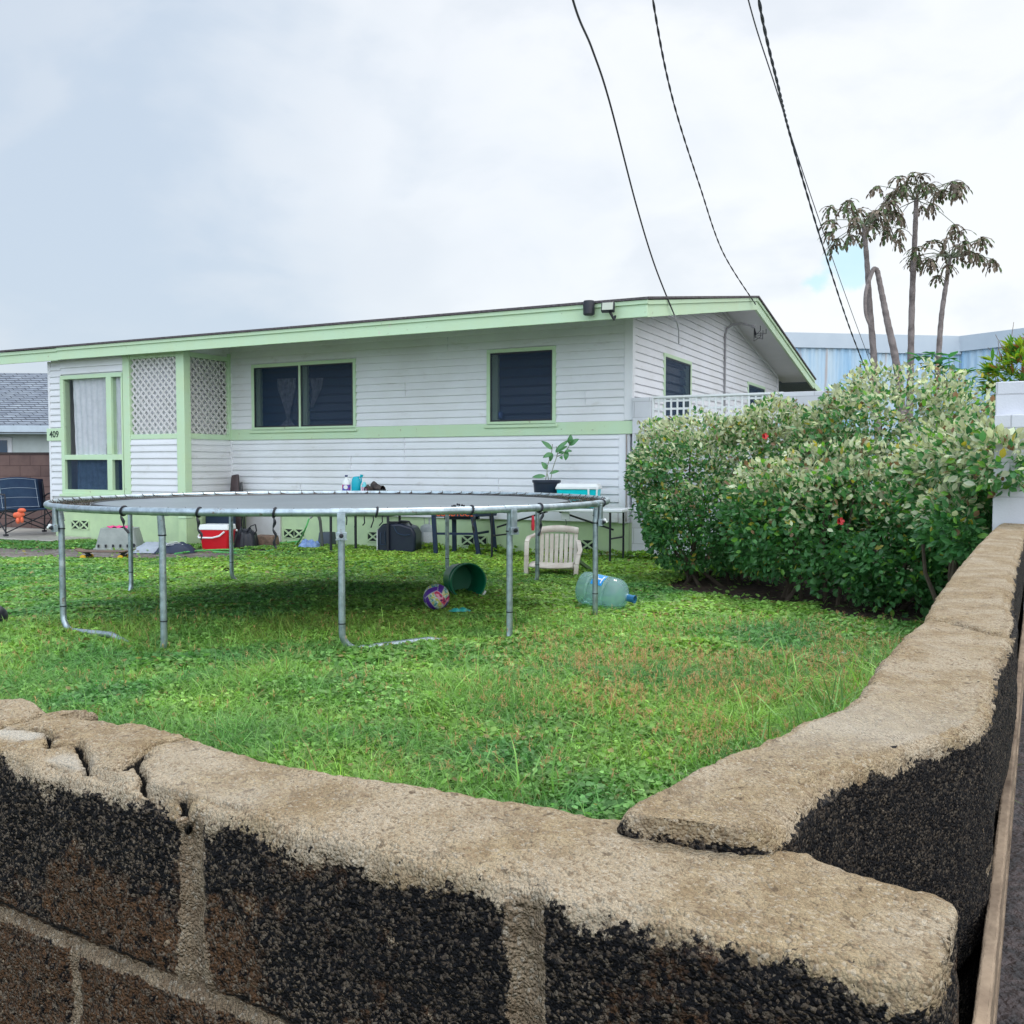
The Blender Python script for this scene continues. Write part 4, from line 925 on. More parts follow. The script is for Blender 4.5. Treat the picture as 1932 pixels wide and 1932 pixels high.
for sx in (-1,1):
    x=sx*W
    mb=MB(); mb.tube(catm([(x,.30,.60),(x,.10,.66),(x,-.20,.66),(x,-.28,.60),(x,-.28,.02)]),.012,8); mb.box((x-.03,-.31,0),(x+.03,-.25,.03)); build('arm_frame',mb,M_black,t)
    mb=MB(); mb.tube([(x,.36,.86),(x,.28,.40),(x,.32,.02)],.012,8); mb.box((x-.03,.29,0),(x+.03,.35,.03)); mb.tube([(x,-.27,.06),(x,.29,.42)],.010,6); mb.tube([(x,.31,.06),(x,-.27,.42)],.010,6); build('leg',mb,M_black,t)
mb=MB(); mb.tube([(-W,-.28,.05),(W,-.28,.42)],.010,6); mb.tube([(W,-.28,.05),(-W,-.28,.42)],.010,6); mb.tube([(-W,.32,.05),(W,.32,.42)],.010,6); mb.tube([(W,.32,.05),(-W,.32,.42)],.010,6); build('cross_brace',mb,M_black,t)
mb=MB()
for c_,r_,s_c in (((0,0,0),.060,(1.1,.8,1)),((.045,0,.075),.050,(1.3,.9,.75)),((-.055,-.01,.0),.034,(1,1,1.3)),((-.01,-.02,-.085),.040,(.8,.9,1.3)),((.05,-.01,-.075),.032,(.8,.9,1.5)),((.06,0,.01),.03,(1,1,1))): mb.ball(c_,r_,12,8,sc=s_c)
tag(build('orange_toy',mb,mat('orange_plush',(.80,.16,.08),rough=.7,nz=.5,nsc=14),None,loc=onY(36,972,15.1)),'bright orange soft toy hanging at the arm of the camping chair','toy')
# ================================================================== FOREGROUND BLOCK WALLS
def wallmat(name):
    m=bpy.data.materials.new(name); m.use_nodes=True; nt=m.node_tree; N=nt.nodes; L=nt.links; b=N['Principled BSDF']
    def nd(t,**k):
        n=N.new('ShaderNode'+t)
        for a,v in k.items(): setattr(n,a,v)
        return n
    def math_(op,a,b_=None,cl=False):
        n=nd('Math',operation=op,use_clamp=cl)
        for i,v in enumerate((a,b_)):
            if v is None: continue
            if isinstance(v,(int,float)): n.inputs[i].default_value=v
            else: L.new(v,n.inputs[i])
        return n.outputs[0]
    def mix(f,a,b_):
        n=nd('Mix',data_type='RGBA')
        for i,v in ((0,f),(6,a),(7,b_)):
            if isinstance(v,(int,float)): n.inputs[i].default_value=v
            elif isinstance(v,tuple): n.inputs[i].default_value=(*v,1)
            else: L.new(v,n.inputs[i])
        return n.outputs[2]
    tc=nd('TexCoord').outputs['Object']
    def noise(sc,det=5,ro=.6,dist=0):
        n=nd('TexNoise'); n.inputs['Scale'].default_value=sc; n.inputs['Detail'].default_value=det; n.inputs['Roughness'].default_value=ro; n.inputs['Distortion'].default_value=dist; L.new(tc,n.inputs['Vector']); return n.outputs['Fac']
    def voro(sc,feat='F1'):
        n=nd('TexVoronoi',feature=feat); n.inputs['Scale'].default_value=sc; L.new(tc,n.inputs['Vector']); return n
    def ramp(v,a,b_): 
        n=nd('MapRange',interpolation_type='SMOOTHSTEP'); n.inputs[1].default_value=a; n.inputs[2].default_value=b_; L.new(v,n.inputs[0]); return n.outputs[0]
    at=nd('Attribute',attribute_name='M'); sp_=nd('SeparateColor'); L.new(at.outputs['Color'],sp_.inputs[0]); R,Gm,B=sp_.outputs
    at2=nd('Attribute',attribute_name='M2'); sp2=nd('SeparateColor'); L.new(at2.outputs['Color'],sp2.inputs[0]); BR,LT,BK=sp2.outputs
    pit=noise(75,3,.6,.5); clump=noise(72,5,.75,.3); stain=noise(9,6,.7,.6); fine=noise(150,4,.7); mid=noise(32,5,.65); low=noise(6,4,.55)
    v1=voro(290); v2=voro(420); v3=voro(95)
    sep=nd('SeparateColor'); L.new(v1.outputs['Color'],sep.inputs[0]); g1=sep.outputs[0]; g1b=sep.outputs[1]
    sep3=nd('SeparateColor'); L.new(v3.outputs['Color'],sep3.inputs[0]); g3=sep3.outputs[0]
    sepf=nd('SeparateColor'); L.new(v2.outputs['Color'],sepf.inputs[0]); g2=sepf.outputs[0]
    # tan top
    c=mix(ramp(mid,.35,.65),(.41,.32,.198),(.285,.208,.122)); c=mix(ramp(low,.42,.62),c,(.45,.37,.265))
    c=mix(math_('MULTIPLY',ramp(g1,.78,.95),.55),c,(.52,.45,.35)); c=mix(math_('MULTIPLY',ramp(g1b,.72,.95),.6),c,(.22,.15,.09))
    c=mix(math_('MULTIPLY',ramp(g2,.7,1),.4),c,(.25,.17,.10))
    c=mix(math_('MULTIPLY',ramp(fine,.55,.75),.55),c,(.14,.10,.065)); 
    c=mix(math_('MULTIPLY',ramp(pit,.60,.70),.7),c,(.10,.07,.045))
    c=mix(math_('MULTIPLY',ramp(stain,.56,.72),.55),c,(.17,.135,.10))
    top=mix(LT,c,(.52,.48,.41))
    # dark face: grains and black pits, with lighting contrast painted into the colour
    d=mix(ramp(math_('ADD',mid,math_('MULTIPLY',math_('SUBTRACT',BR,.5),.9)),.47,.60),(.010,.010,.012),(.135,.070,.034))
    d=mix(ramp(clump,.50,.60),d,(.003,.003,.005)); d=mix(math_('MULTIPLY',ramp(clump,.42,.36),.6),d,(.085,.06,.042))
    d=mix(math_('MULTIPLY',ramp(g1,.80,.88),.95),d,(.17,.13,.095)); d=mix(math_('MULTIPLY',ramp(g1b,.86,.93),.8),d,(.26,.21,.155)); d=mix(math_('MULTIPLY',ramp(g2,.75,1),.8),d,(.003,.003,.004))
    d=mix(math_('MULTIPLY',ramp(g2,.13,.08),.8),d,(.15,.115,.085))
    d=mix(math_('MULTIPLY',BK,.5),d,(.007,.007,.009))
    # mortar
    mo=mix(ramp(mid,.35,.68),(.40,.31,.21),(.24,.17,.11)); mo=mix(math_('MULTIPLY',ramp(g2,.6,1),.6),mo,(.15,.11,.075)); mo=mix(math_('MULTIPLY',ramp(g1,.8,.95),.6),mo,(.55,.48,.38))
    jit=math_('ADD',math_('MULTIPLY',math_('SUBTRACT',mid,.5),2.2),math_('MULTIPLY',math_('SUBTRACT',fine,.5),1.5))
    fR=ramp(math_('ADD',R,jit),.42,.58); fG=ramp(math_('ADD',Gm,math_('MULTIPLY',jit,.8)),.42,.60); fB=ramp(math_('ADD',B,math_('MULTIPLY',jit,.4)),.35,.6)
    col=mix(fG,mix(fR,d,top),mo); col=mix(fB,col,(.012,.011,.010))
    L.new(col,b.inputs['Base Color'])
    rr=nd('MapRange'); rr.inputs[3].default_value=.62; rr.inputs[4].default_value=.9; L.new(fR,rr.inputs[0]); L.new(rr.outputs[0],b.inputs['Roughness'])
    b.inputs['Specular IOR Level'].default_value=.18
    h=math_('ADD',math_('MULTIPLY',v1.outputs['Distance'],-1.6),math_('ADD',math_('MULTIPLY',v2.outputs['Distance'],-.8),math_('ADD',math_('MULTIPLY',fine,1.6),math_('MULTIPLY',v3.outputs['Distance'],-.9))))
    bp=nd('Bump'); bp.inputs['Distance'].default_value=.006
    st=nd('MapRange'); st.inputs[3].default_value=1.0; st.inputs[4].default_value=.75; L.new(fR,st.inputs[0]); L.new(st.outputs[0],bp.inputs['Strength'])
    L.new(h,bp.inputs['Height']); L.new(bp.outputs[0],b.inputs['Normal'])
    return m
M_wall=wallmat('weathered_block')
def resample(P,step_dense,lim,step_far,rev=False):
    P=np.array(P,float); seg=np.linalg.norm(np.diff(P,axis=0),axis=1); cum=np.concatenate([[0],np.cumsum(seg)]); L=cum[-1]
    return cum,L
def strip(name,A,B,cum,ts,ztop,zdense,mask,disp,capstart=False,capend=False,r=.017,dz=.004,parent=None,wobA=None,topz=None):
    """A,B: (K,2) polylines (far/near edges) with common param cum; ts: sample params"""
    A=np.array(A);B=np.array(B)
    def at(P,t): return np.stack([np.interp(t,cum,P[:,0]),np.interp(t,cum,P[:,1])],-1)
    rows=[]
    rc=.03
    L0,L1=ts[0],ts[-1]
    rows=[(t,0.0,1.0) for t in ts]
    PA=at(A,ts); PB=at(B,ts)
    W=np.linalg.norm(PA-PB,axis=1)
    def caprows(i,d):
        out=[]
        for th in np.linspace(0,math.pi/2,6)[1:]:
            out.append((i,d*rc*math.sin(th),rc*(1-math.cos(th))))
        for k in np.linspace(rc,W[i]/2,14)[1:]:
            out.append((i,d*rc,k))
        return out
    R=[(i,0,0) for i in range(len(ts))]
    if capend: R=R+caprows(len(ts)-1,1)
    if capstart: R=caprows(0,-1)[::-1]+R
    idx=np.array([q[0] for q in R]); ext=np.array([q[1] for q in R]); ins=np.array([q[2] for q in R])
    pa=PA[idx].copy(); pb=PB[idx].copy()
    tang=np.gradient((PA+PB)/2,axis=0); tang/=np.linalg.norm(tang,axis=1,keepdims=True); tg=tang[idx]
    wv=(pb-pa); wn=np.linalg.norm(wv,axis=1,keepdims=True); wu=wv/wn
    pa=pa+tg*ext[:,None]+wu*ins[:,None]; pb=pb+tg*ext[:,None]-wu*ins[:,None]
    w=np.linalg.norm(pb-pa,axis=1)
    # cross-section list of (kind, value)
    zs=list(np.arange(-.05,.3,.03))+list(np.arange(.3,ztop-r,.012)); far=[(0,z) for z in zs]
    zn=list(np.arange(-.05,zdense,.03))+list(np.arange(zdense,ztop-r,dz)); near=[(1,z) for z in zn][::-1]
    nr=5; arcs=[(2,th) for th in np.linspace(0,math.pi/2,nr)]; arce=[(3,th) for th in np.linspace(math.pi/2,0,nr)]
    nt_=int(.17/dz); tops=[(4,u) for u in np.linspace(0,1,nt_)[1:-1]]
    cs=far+arcs+tops+arce+near
    K=len(R);Q=len(cs)
    V=np.zeros((K,Q,3)); TT=np.zeros((K,Q)); 
    rr=np.minimum(r,w/2)
    zt=np.full(K,ztop) if topz is None else ztop+topz(ts[idx])
    for j,(k,v) in enumerate(cs):
        if k==0: o=np.zeros(K); z=np.minimum(v,zt-r) 
        elif k==1: o=w; z=np.minimum(v,zt-r) if v<ztop-r-.0 else zt-r
        elif k==2: o=rr*(1-math.cos(v)); z=zt-r+r*math.sin(v)
        elif k==3: o=w-rr*(1-math.cos(v)); z=zt-r+r*math.sin(v)
        else: o=rr+(w-2*rr)*v; z=zt
        if k<2: 
            vv=v/(ztop-r); z=np.where(v>.3, .3+(v-.3)/(ztop-r-.3)*(zt-r-.3), v)
        V[:,j,:2]=pa+wu*np.asarray(o)[:,None]; V[:,j,2]=z
        TT[:,j]=np.asarray(o)
    du=np.gradient(V,axis=0); dv=np.gradient(V,axis=1); Nn=np.cross(du,dv); ln=np.linalg.norm(Nn,axis=2,keepdims=True); Nn=Nn/np.maximum(ln,1e-9)
    # orient outward
    cen=((pa+pb)/2)[:,None,:]; out=np.concatenate([V[...,:2]-cen,(V[...,2:]-.4)],-1)
    sgn=np.sign((Nn*out).sum()); Nn*=sgn
    bad=(ln[...,0]<1e-10); Nn[bad]=(0,0,1)
    P=V.reshape(-1,3); NN=Nn.reshape(-1,3)
    kinds=np.array([k for k,_ in cs]); kk=np.tile(kinds,(K,1)).reshape(-1)
    tt=np.repeat(ts[idx],Q); oo=TT.reshape(-1); caps=np.repeat(ins>0,Q)
    dsp=disp(P,NN,kk,tt,oo,caps); P2=P+NN*dsp[0][:,None]; P2[:,2]+=dsp[1]
    if len(dsp)>2: P2+=dsp[2]
    M,M2=mask(P,NN,kk,tt,oo,caps)
    i=np.arange(K-1)[:,None]*Q+np.arange(Q-1)[None]; i=i.reshape(-1)
    F_=np.stack([i,i+1,i+Q+1,i+Q],-1)
    if sgn<0: F_=F_[:,::-1]
    return npmesh(name,P2,[F_.astype(np.int32)],M_wall,parent,smooth=True,attrs={'M':M,'M2':M2})
# front wall frame: s along, t across
FD=np.array([.8610,-.5086]); FN=np.array([.5086,.8610])
def st(p): return (p[0]*FD[0]+p[1]*FD[1], p[0]*FN[0]+p[1]*FN[1])
def stpx(pts,z=.825): return np.array([st(onz(x,y,z)) for x,y in pts])
farpx=stpx([(-60,1309),(0,1318),(60,1330),(112,1341),(135,1352),(190,1338),(300,1368),(400,1402),(600,1450),(800,1479),(960,1502),(1170,1540),(1300,1568),(1430,1588),(1530,1600),(1600,1630),(1700,1662)])
SE=-.105
ss=np.concatenate([[-3.6,-2.2],farpx[:,0]]); tf=np.concatenate([[.862,.865],farpx[:,1]])
o_=np.argsort(ss); ss=ss[o_]; tf=tf[o_]
tsF=np.concatenate([np.arange(-3.6,-1.42,.02),np.arange(-1.42,SE,.0036),[SE]])
tfi=np.interp(tsF,ss,tf); tni=np.full(len(tsF),.683)+.004*vnoise(np.stack([tsF*9,tsF*0,tsF*0],-1),3)
toW=lambda s,t: np.outer(s,FD)+np.outer(t,FN)
Af=toW(tsF,tfi); Bf=toW(tsF,tni)
def polyd(P,seg):
    """distance of points P (n,2) to polyline seg, plus param"""
    best=np.full(len(P),9.); 
    for a,b in zip(seg[:-1],seg[1:]):
        d=b-a; t=np.clip(((P-a)@d)/max(d@d,1e-9),0,1); best=np.minimum(best,np.linalg.norm(P-a-t[:,None]*d,axis=1))
    return best
cracks=[(stpx([(157,1447),(200,1452),(232,1449),(262,1430),(297,1411),(349,1402),(412,1403),(450,1411)]),.0036),
        (stpx([(228,1450),(248,1440),(272,1432)]),.007),
        (stpx([(62,1383),(90,1379),(98,1392),(91,1410),(115,1408),(140,1404),(157,1418),(168,1434),(165,1447)]),.0035),
        (stpx([(-40,1383),(0,1374),(42,1363),(80,1348),(112,1341)]),.0055),
        (stpx([(20,1380),(70,1378),(102,1385)]),.004),
        (stpx([(262,1432),(258,1453),(279,1481),(303,1492),(342,1497),(352,1518)]),.0035)]
JV1=[-.795-.405*k for k in range(-1,8)]; JV2=[-1.0-.405*k for k in range(-3,7)]
ZB=.622
def fdisp(P,N,k,t,o,caps):
    face=(k==1)|(k==3)|(k==0)|(k==2); topm=(k==4)|(k==2)|(k==3)
    d=.0032*fbm(P*11,3,1)+.0028*fbm(P*45,3,4)+.0016*vnoise(P*140,8)
    d=np.where(k==1,.004*fbm(P*14,3,1)+.0035*fbm(P*60,3,4)+.0028*vnoise(P*170,8),d)
    sc=st((P[:,0],P[:,1])); s_=sc[0]; t_=sc[1]; z=P[:,2]
    wob=.006*fbm(P*np.array([12,12,20]),3,17)
    j1=np.min([np.abs(s_+wob-j) for j in JV1],0); j2=np.min([np.abs(s_+wob-j) for j in JV2],0)
    jm=np.where(z>ZB,j1,j2); bed=np.abs(z-ZB+wob*.6); bed=np.minimum(bed,np.abs(z-ZB+.203)); 
    g=np.exp(-(jm/.014)**4); gb=np.exp(-(bed/.008)**2)
    d=d-np.where((k==1)&~caps,.007*g*(j1*0+1)+.008*gb,0)
    dz=np.zeros(len(P))
    q=np.stack([s_,t_],-1)+.004*np.stack([fbm(P*40,2,21),fbm(P*40,2,22)],-1)+.0025*np.stack([vnoise(P*120,23),vnoise(P*120,24)],-1)
    for seg,w in cracks:
        dd=polyd(q,seg); dz=np.minimum(dz,-.017*np.exp(-(dd/w)**4)-.004*np.exp(-(dd/(w*2.2))**2))
    stn=0
    # broken low patch, lower-left corner, raised far slab
    low=stpx([(95,1428),(150,1440)]); dd=polyd(q,low); dz=dz-.010*np.exp(-(dd/.035)**4)
    low=stpx([(255,1475),(340,1512)]); 
    hi=stpx([(-60,1340),(40,1340)]); dd=polyd(q,hi); dz=dz+.008*np.exp(-(dd/.03)**4)
    dz=dz+.006*vnoise(np.stack([s_*5,t_*9,s_*0],-1),40)*(k==4)
    dz=dz*((k==4)|((k==2)|(k==3))&(P[:,2]>.80))
    # rounding the near rim unevenly
    rim=np.where((k==3),-.006*(vnoise(P*28,31)+.4),0)
    return d+rim,dz
def fmask(P,N,k,t,o,caps):
    sc=st((P[:,0],P[:,1])); s_=sc[0]; z=P[:,2]; n=len(P)
    M=np.zeros((n,3));M2=np.zeros((n,3))
    edge=.825-.020-.008*vnoise(np.stack([s_*14,s_*0,s_*0],-1),50)-.010*fbm(P*22,3,51)
    M[:,0]=np.clip(.5+(z-edge)/.034,0,1)
    M[:,0]=np.where((k==4),1.3,M[:,0]); M[:,0]=np.where((k<3)&(k!=2)&(k!=1),.2,M[:,0])
    wob=.008*fbm(P*np.array([12,12,20]),3,17)
    j1=np.min([np.abs(s_+wob-j) for j in JV1],0); j2=np.min([np.abs(s_+wob-j) for j in JV2],0)
    jm=np.where(z>ZB,j1,j2); wid=np.where(z>ZB,.019+.012*np.clip((.70-z)/.08,0,1),.009)
    g=np.clip(.5+(wid-jm)/.010,0,1)*(z<.815); bd=z-ZB+wob*.8+.004; gb=np.clip(.5+(.0075-np.abs(bd))/.006,0,1)*(.45+.55*(vnoise(P*6,60)>-.35))
    face=(k==1)|(k==3)|caps
    M[:,1]=np.where(face,np.maximum(g,gb),0)
    q=np.stack([s_,sc[1]],-1)+.004*np.stack([fbm(P*40,2,21),fbm(P*40,2,22)],-1)+.0025*np.stack([vnoise(P*120,23),vnoise(P*120,24)],-1)
    cr=np.zeros(n)
    for seg,w in cracks:
        dd=polyd(q,seg); cr=np.maximum(cr,np.exp(-(dd/(w*1.0))**4))
    M[:,2]=cr*((k==4)|(k==3)|(k==2))
    M[:,2]=np.maximum(M[:,2],np.where(k==1,.75*np.exp(-((z-ZB-.011)/.004)**2)*(vnoise(P*9,61)>-.3),0))  # shadow line above the bed joint, painted dark through the crack mask
    # brown rises toward the foot of each block
    M2[:,0]=np.clip(.50+(.70-z)*2.4+.95*fbm(P*5,3,70)+.25*np.clip((s_+.6)*1.2,-.3,.6),0,1)
    w1=polyd(q,stpx([(0,1385),(60,1392)])); w2=polyd(q,stpx([(110,1425),(150,1436)]))
    M2[:,1]=np.clip(np.exp(-(w1/.022)**4)*.85+np.exp(-(w2/.018)**4)*.6,0,1)*(k==4)
    M2[:,2]=np.clip(.15+1.3*fbm(P*7,3,195)+(z-.70)*3,0,.8)
    M2[:,1]=np.maximum(M2[:,1],np.clip(fbm(P*3,3,80)*.9-.2,0,.5)*(k==4))
    return M,M2
fw=strip('front_block_wall',Af,Bf,tsF,tsF,.825,.42,fmask,fdisp,capend=True,dz=.0036)
tag(fw,'weathered concrete block wall in the foreground with tan top and black mouldy face','wall')
# right wall ----------------------------------------------------------
RI=[(.108,.920),(.164,.990),(.216,1.055),(.287,1.132),(.384,1.236),(.452,1.305),(.530,1.43),(.62,1.62),(.749,1.838),(.892,2.072),(1.037,2.359),(1.399,3.032),(1.93,3.992),(2.606,5.19),(2.80,5.52)]
RO=[(.250,.868),(.300,.945),(.365,1.020),(.440,1.082),(.560,1.172),(.640,1.262),(.715,1.41),(.80,1.57),(.945,1.80),(1.085,2.05),(1.205,2.30),(1.575,2.99),(2.11,3.96),(2.755,5.14),(2.95,5.48)]
RIa=np.array(RI);ROa=np.array(RO); mid_=(RIa+ROa)/2; cumR=np.concatenate([[0],np.cumsum(np.linalg.norm(np.diff(mid_,axis=0),axis=1))]); LR=cumR[-1]
tsR=np.concatenate([np.arange(0,1.0,.0045),np.arange(1.0,2.4,.008),np.arange(2.4,LR,.016),[LR]])
cA=np.stack([np.interp(tsR,cumR,RIa[:,0]),np.interp(tsR,cumR,RIa[:,1])],-1); cB=np.stack([np.interp(tsR,cumR,ROa[:,0]),np.interp(tsR,cumR,ROa[:,1])],-1)
ker=np.ones(9)/9
def smooth_(c):
    o=c.copy()
    for a in (0,1): o[4:-4,a]=np.convolve(c[:,a],ker,'valid')
    return o
cA=smooth_(cA);cB=smooth_(cB)
JR=2.02
jl=[np.array([st_ for st_ in [tuple(onz(1738,1164,.85).xy),tuple(onz(1790,1170,.85).xy),tuple(onz(1890,1194,.85).xy)]])]
def rdisp(P,N,k,t,o,caps):
    d=.004*fbm(P*9,3,101)+.0035*fbm(P*38,3,104)+.0016*vnoise(P*130,108)
    far=np.clip((t-1.2)/2,0,1); d=d*(1-.3*far)
    dz=.006*vnoise(np.stack([t*4,o*8,t*0],-1),140)*(k==4)
    dd=polyd(P[:,:2]+.006*np.stack([vnoise(P*30,121),vnoise(P*30,122)],-1),jl[0]); dz=dz-.016*np.exp(-(dd/.010)**2)*((k==4)|(k==2)|(k==3))
    # outer rim broken away in bites
    bite=np.clip(vnoise(np.stack([t*7,t*0,t*0],-1),150)-.1,0,1)
    d=d-np.where((k==3),.012*bite+.004*(vnoise(P*40,151)+.5),0)
    sh=np.zeros((len(P),3)); w_=np.where((k==1)&~caps,-.026*np.clip((.62-P[:,2])/.62,0,1.1)-.004*(P[:,2]<.62),0)*np.clip((t-.9)/.5,0,1); sh[:,0]=w_*.876; sh[:,1]=w_*-.482
    d=np.where((k==1)&(P[:,2]<.64)&(t>1.0),np.minimum(d,0)*.5,d)
    return d,dz,sh
def rmask(P,N,k,t,o,caps):
    n=len(P); z=P[:,2]; M=np.zeros((n,3));M2=np.zeros((n,3))
    edge=.85-.018-.010*fbm(P*20,3,151)-.006*vnoise(P*7,152)
    M[:,0]=np.clip(.5+(z-edge)/.016,0,1); M[:,0]=np.where(k==4,1,M[:,0])
    w=np.interp(t,tsR,np.linalg.norm(cA-cB,axis=1)); eo=(w-o)/.02; M[:,0]=np.where(k==4,np.clip(.55+eo*.4+.5*fbm(P*18,3,160),0,1.3),M[:,0])
    M[:,0]=np.where((k==0),.25,M[:,0])
    dd=polyd(P[:,:2]+.006*np.stack([vnoise(P*30,121),vnoise(P*30,122)],-1),jl[0]); M[:,2]=np.exp(-(dd/.007)**2)*((k==4)|(k==2)|(k==3))
    jz=np.minimum(np.abs(z-.64),np.abs(z-.44)); 
    M[:,1]=np.where((k==1),np.clip(.5+(.007-jz)/.006,0,1)*(vnoise(P*7,170)>0)*.8,0)
    M[:,1]=np.maximum(M[:,1],np.where(k==1,np.clip(.5+(.005-np.abs(t-.50))/.006,0,1)*(z<.80)*.7*(vnoise(P*18,171)>-.2),0))
    M2[:,0]=np.clip(.05+.35*fbm(P*5,3,170)+np.clip((.42-z)*3,0,1),0,1)
    M2[:,1]=np.clip(np.exp(-((t-.42)/.20)**2)*.5+fbm(P*5,3,180)*.3,0,.7)*(k==4)*np.clip(.6+eo*.02,0,1)
    M2[:,2]=np.clip(.75+.8*fbm(P*6,3,190),0,1)
    return M,M2
rw=strip('side_block_wall',cA,cB,tsR,tsR,.85,.55,rmask,rdisp,capstart=True,dz=.0045,r=.020)
tag(rw,'long block wall running away to the right with a worn sandy top','wall')
# plank along the outer foot of the side wall
M_plk=mat('weathered_plank',(.33,.245,.17),rough=.85,nz=1,nsc=5,col2=(.10,.065,.042),bump=1,bsc=9,dist=.02,detail=9)
def streak(m,sc=(1.2,1.2,11)):
    nt=m.node_tree
    for n in [q for q in nt.nodes if q.type=='TEX_NOISE']:
        mp=nt.nodes.new('ShaderNodeMapping'); mp.inputs['Scale'].default_value=sc; l=n.inputs['Vector'].links[0].from_socket; nt.links.new(l,mp.inputs[0]); nt.links.new(mp.outputs[0],n.inputs['Vector'])
streak(M_plk)
od=Vector((.482,.876,0)).normalized(); on=Vector((od.y,-od.x,0)); q0=Vector((1.205,2.30,0))
a_=q0-od*2.05+on*.012; b_=q0+od*3.55+on*.012
mb=MB(); 
for z0_,z1_,off in ((-.03,.14,.0),(.143,.30,.003),(.303,.455,-.002),(.458,.60,.002)):
    if 1:
        vs=[]
        for zz in (z0_,z1_):
            bt_=-.024*(.62-zz)/.62+off*.6
            for pp_0,tt_ in ((a_,-.010),(a_,.007),(b_,.007),(b_,-.010)): q_=pp_0+on*(tt_+bt_); vs.append((q_.x,q_.y,zz))
        mb.hexa([vs[0],vs[1],vs[2],vs[3],vs[4],vs[5],vs[6],vs[7]])
tag(build('timber_plank',mb,M_plk,None,bevel=.004),'weathered brown boards running along the outer face of the side wall','boards')
# white block wall continuing beyond the low side wall
M_wblk=blockmat('white_block',(.68,.69,.74),(.70,.70,.70),.4,.2,.005,off=(0,.0),bump=.5,nz=.6,col2=(.55,.56,.60))
ww=bpy.data.objects.new('tall_white_wall',None); COL.objects.link(ww); ww.location=(2.87,5.55,0); ww.rotation_euler=(0,0,math.atan2(od.y,od.x)); tag(ww,'white painted block wall continuing the side wall beyond the hedge','wall')
mb=MB(); mb.box((0,-.085,-.1),(.40,.085,1.475)); mb.box((.40,-.085,-.1),(.0+16,.085,1.675)); build('blockwork',mb,M_wblk,ww,bevel=.004)
mb=MB(); mb.box((.12,-.088,1.4755),(.398,.088,1.675)); build('top_block',mb,M_wblk,ww,bevel=.006)
# white block wall with lattice beside the house
fwl=thing('lattice_wall','white painted block wall with a square grid screen beside the gable','wall',C0,HA)
mb=MB(); mb.box((.035,-.06,-.1),(.285,.08,2.05)); mb.box((1.905,-.06,-.1),(2.36,.08,2.055)); mb.box((.286,-.06,-.1),(1.904,.08,1.45)); build('blockwork',mb,M_wblk,fwl,bevel=.004)
mb=MB(); z0,z1,x0,x1=1.45,2.05,.29,1.90
nv=20; 
for k in range(nv+1):
    x=x0+(x1-x0)*k/nv; mb.box((x-.011,-.03,z0),(x+.011,-.018,z1))
z=z1; 
for z in (2.035,2.0,1.90,1.80,1.70,1.60,1.50): mb.box((x0,-.0175,z-.013),(x1,-.006,z+.013))
mb.box((x0,-.045,z1-.012),(x1,.01,z1+.012)); mb.box((x1-.02,-.046,z0),(x1+.0,.011,z1)); mb.box((x0,-.046,z0),(x0+.02,.011,z1))
build('lattice_screen',mb,M_white,fwl)
# ================================================================== VEGETATION
# leaf templates: y is the length axis, z is up
LEAF=np.array([[0,0,0],[.32,.28,.06],[.36,.62,.07],[0,1,0],[-.36,.62,.07],[-.32,.28,.06]],float)
LEAFF=[np.array([[0,1,2,3],[0,3,4,5]])]
ROUND=np.array([[0,0,0],[.45,.25,.05],[.48,.7,.08],[0,.95,.02],[-.48,.7,.08],[-.45,.25,.05]],float)
BLADE=np.array([[-.5,0,0],[.5,0,0],[.42,.40,.15],[-.42,.40,.15],[.28,.74,.06],[-.28,.74,.06],[0,1,-.16]],float)
BLADEF=[np.array([[0,1,2,3],[3,2,4,5]]),np.array([[5,4,6]])]
SEED=np.array([[-.5,0,0],[.5,0,0],[.5,.7,0],[-.5,.7,0],[-2.2,.8,0],[0,1.25,0],[2.2,.85,0],[0,.75,.0]],float)
SEEDF=[np.array([[0,1,2,3],[3,4,5,7],[7,5,6,2]])]
def unit(v): return v/np.linalg.norm(v,axis=1,keepdims=True)
# ---- lawn
HMi=np.array(HM.inverted())
def houseloc(x,y): 
    return HMi[0,0]*x+HMi[0,1]*y+HMi[0,3], HMi[1,0]*x+HMi[1,1]*y+HMi[1,3]
innerx=lambda y: np.where(y<5.5,np.interp(y,[p[1] for p in RI],[p[0] for p in RI]),2.8+(y-5.5)*.55)
slab_c=Vector((-8.6,15.7)) 
def inlawn(x,y,far=False):
    ok=(y>1.25)&(x<innerx(y)-.05)&(x>-.60*y-1.2)
    sx_,ty=x*FD[0]+y*FD[1],x*FN[0]+y*FN[1]; ok&=(ty>.93)
    hx,hy=houseloc(x,y); ok&=~((hx>-9.7)&(hx<.05)&(hy>-1.02-.0*(hx))&((hx<-6.6)|(hy>-.02)))&(hy<(np.where(hx>0,.0,9)))
    ok&=(hy<-.02)|(hx<-9.7)
    return ok
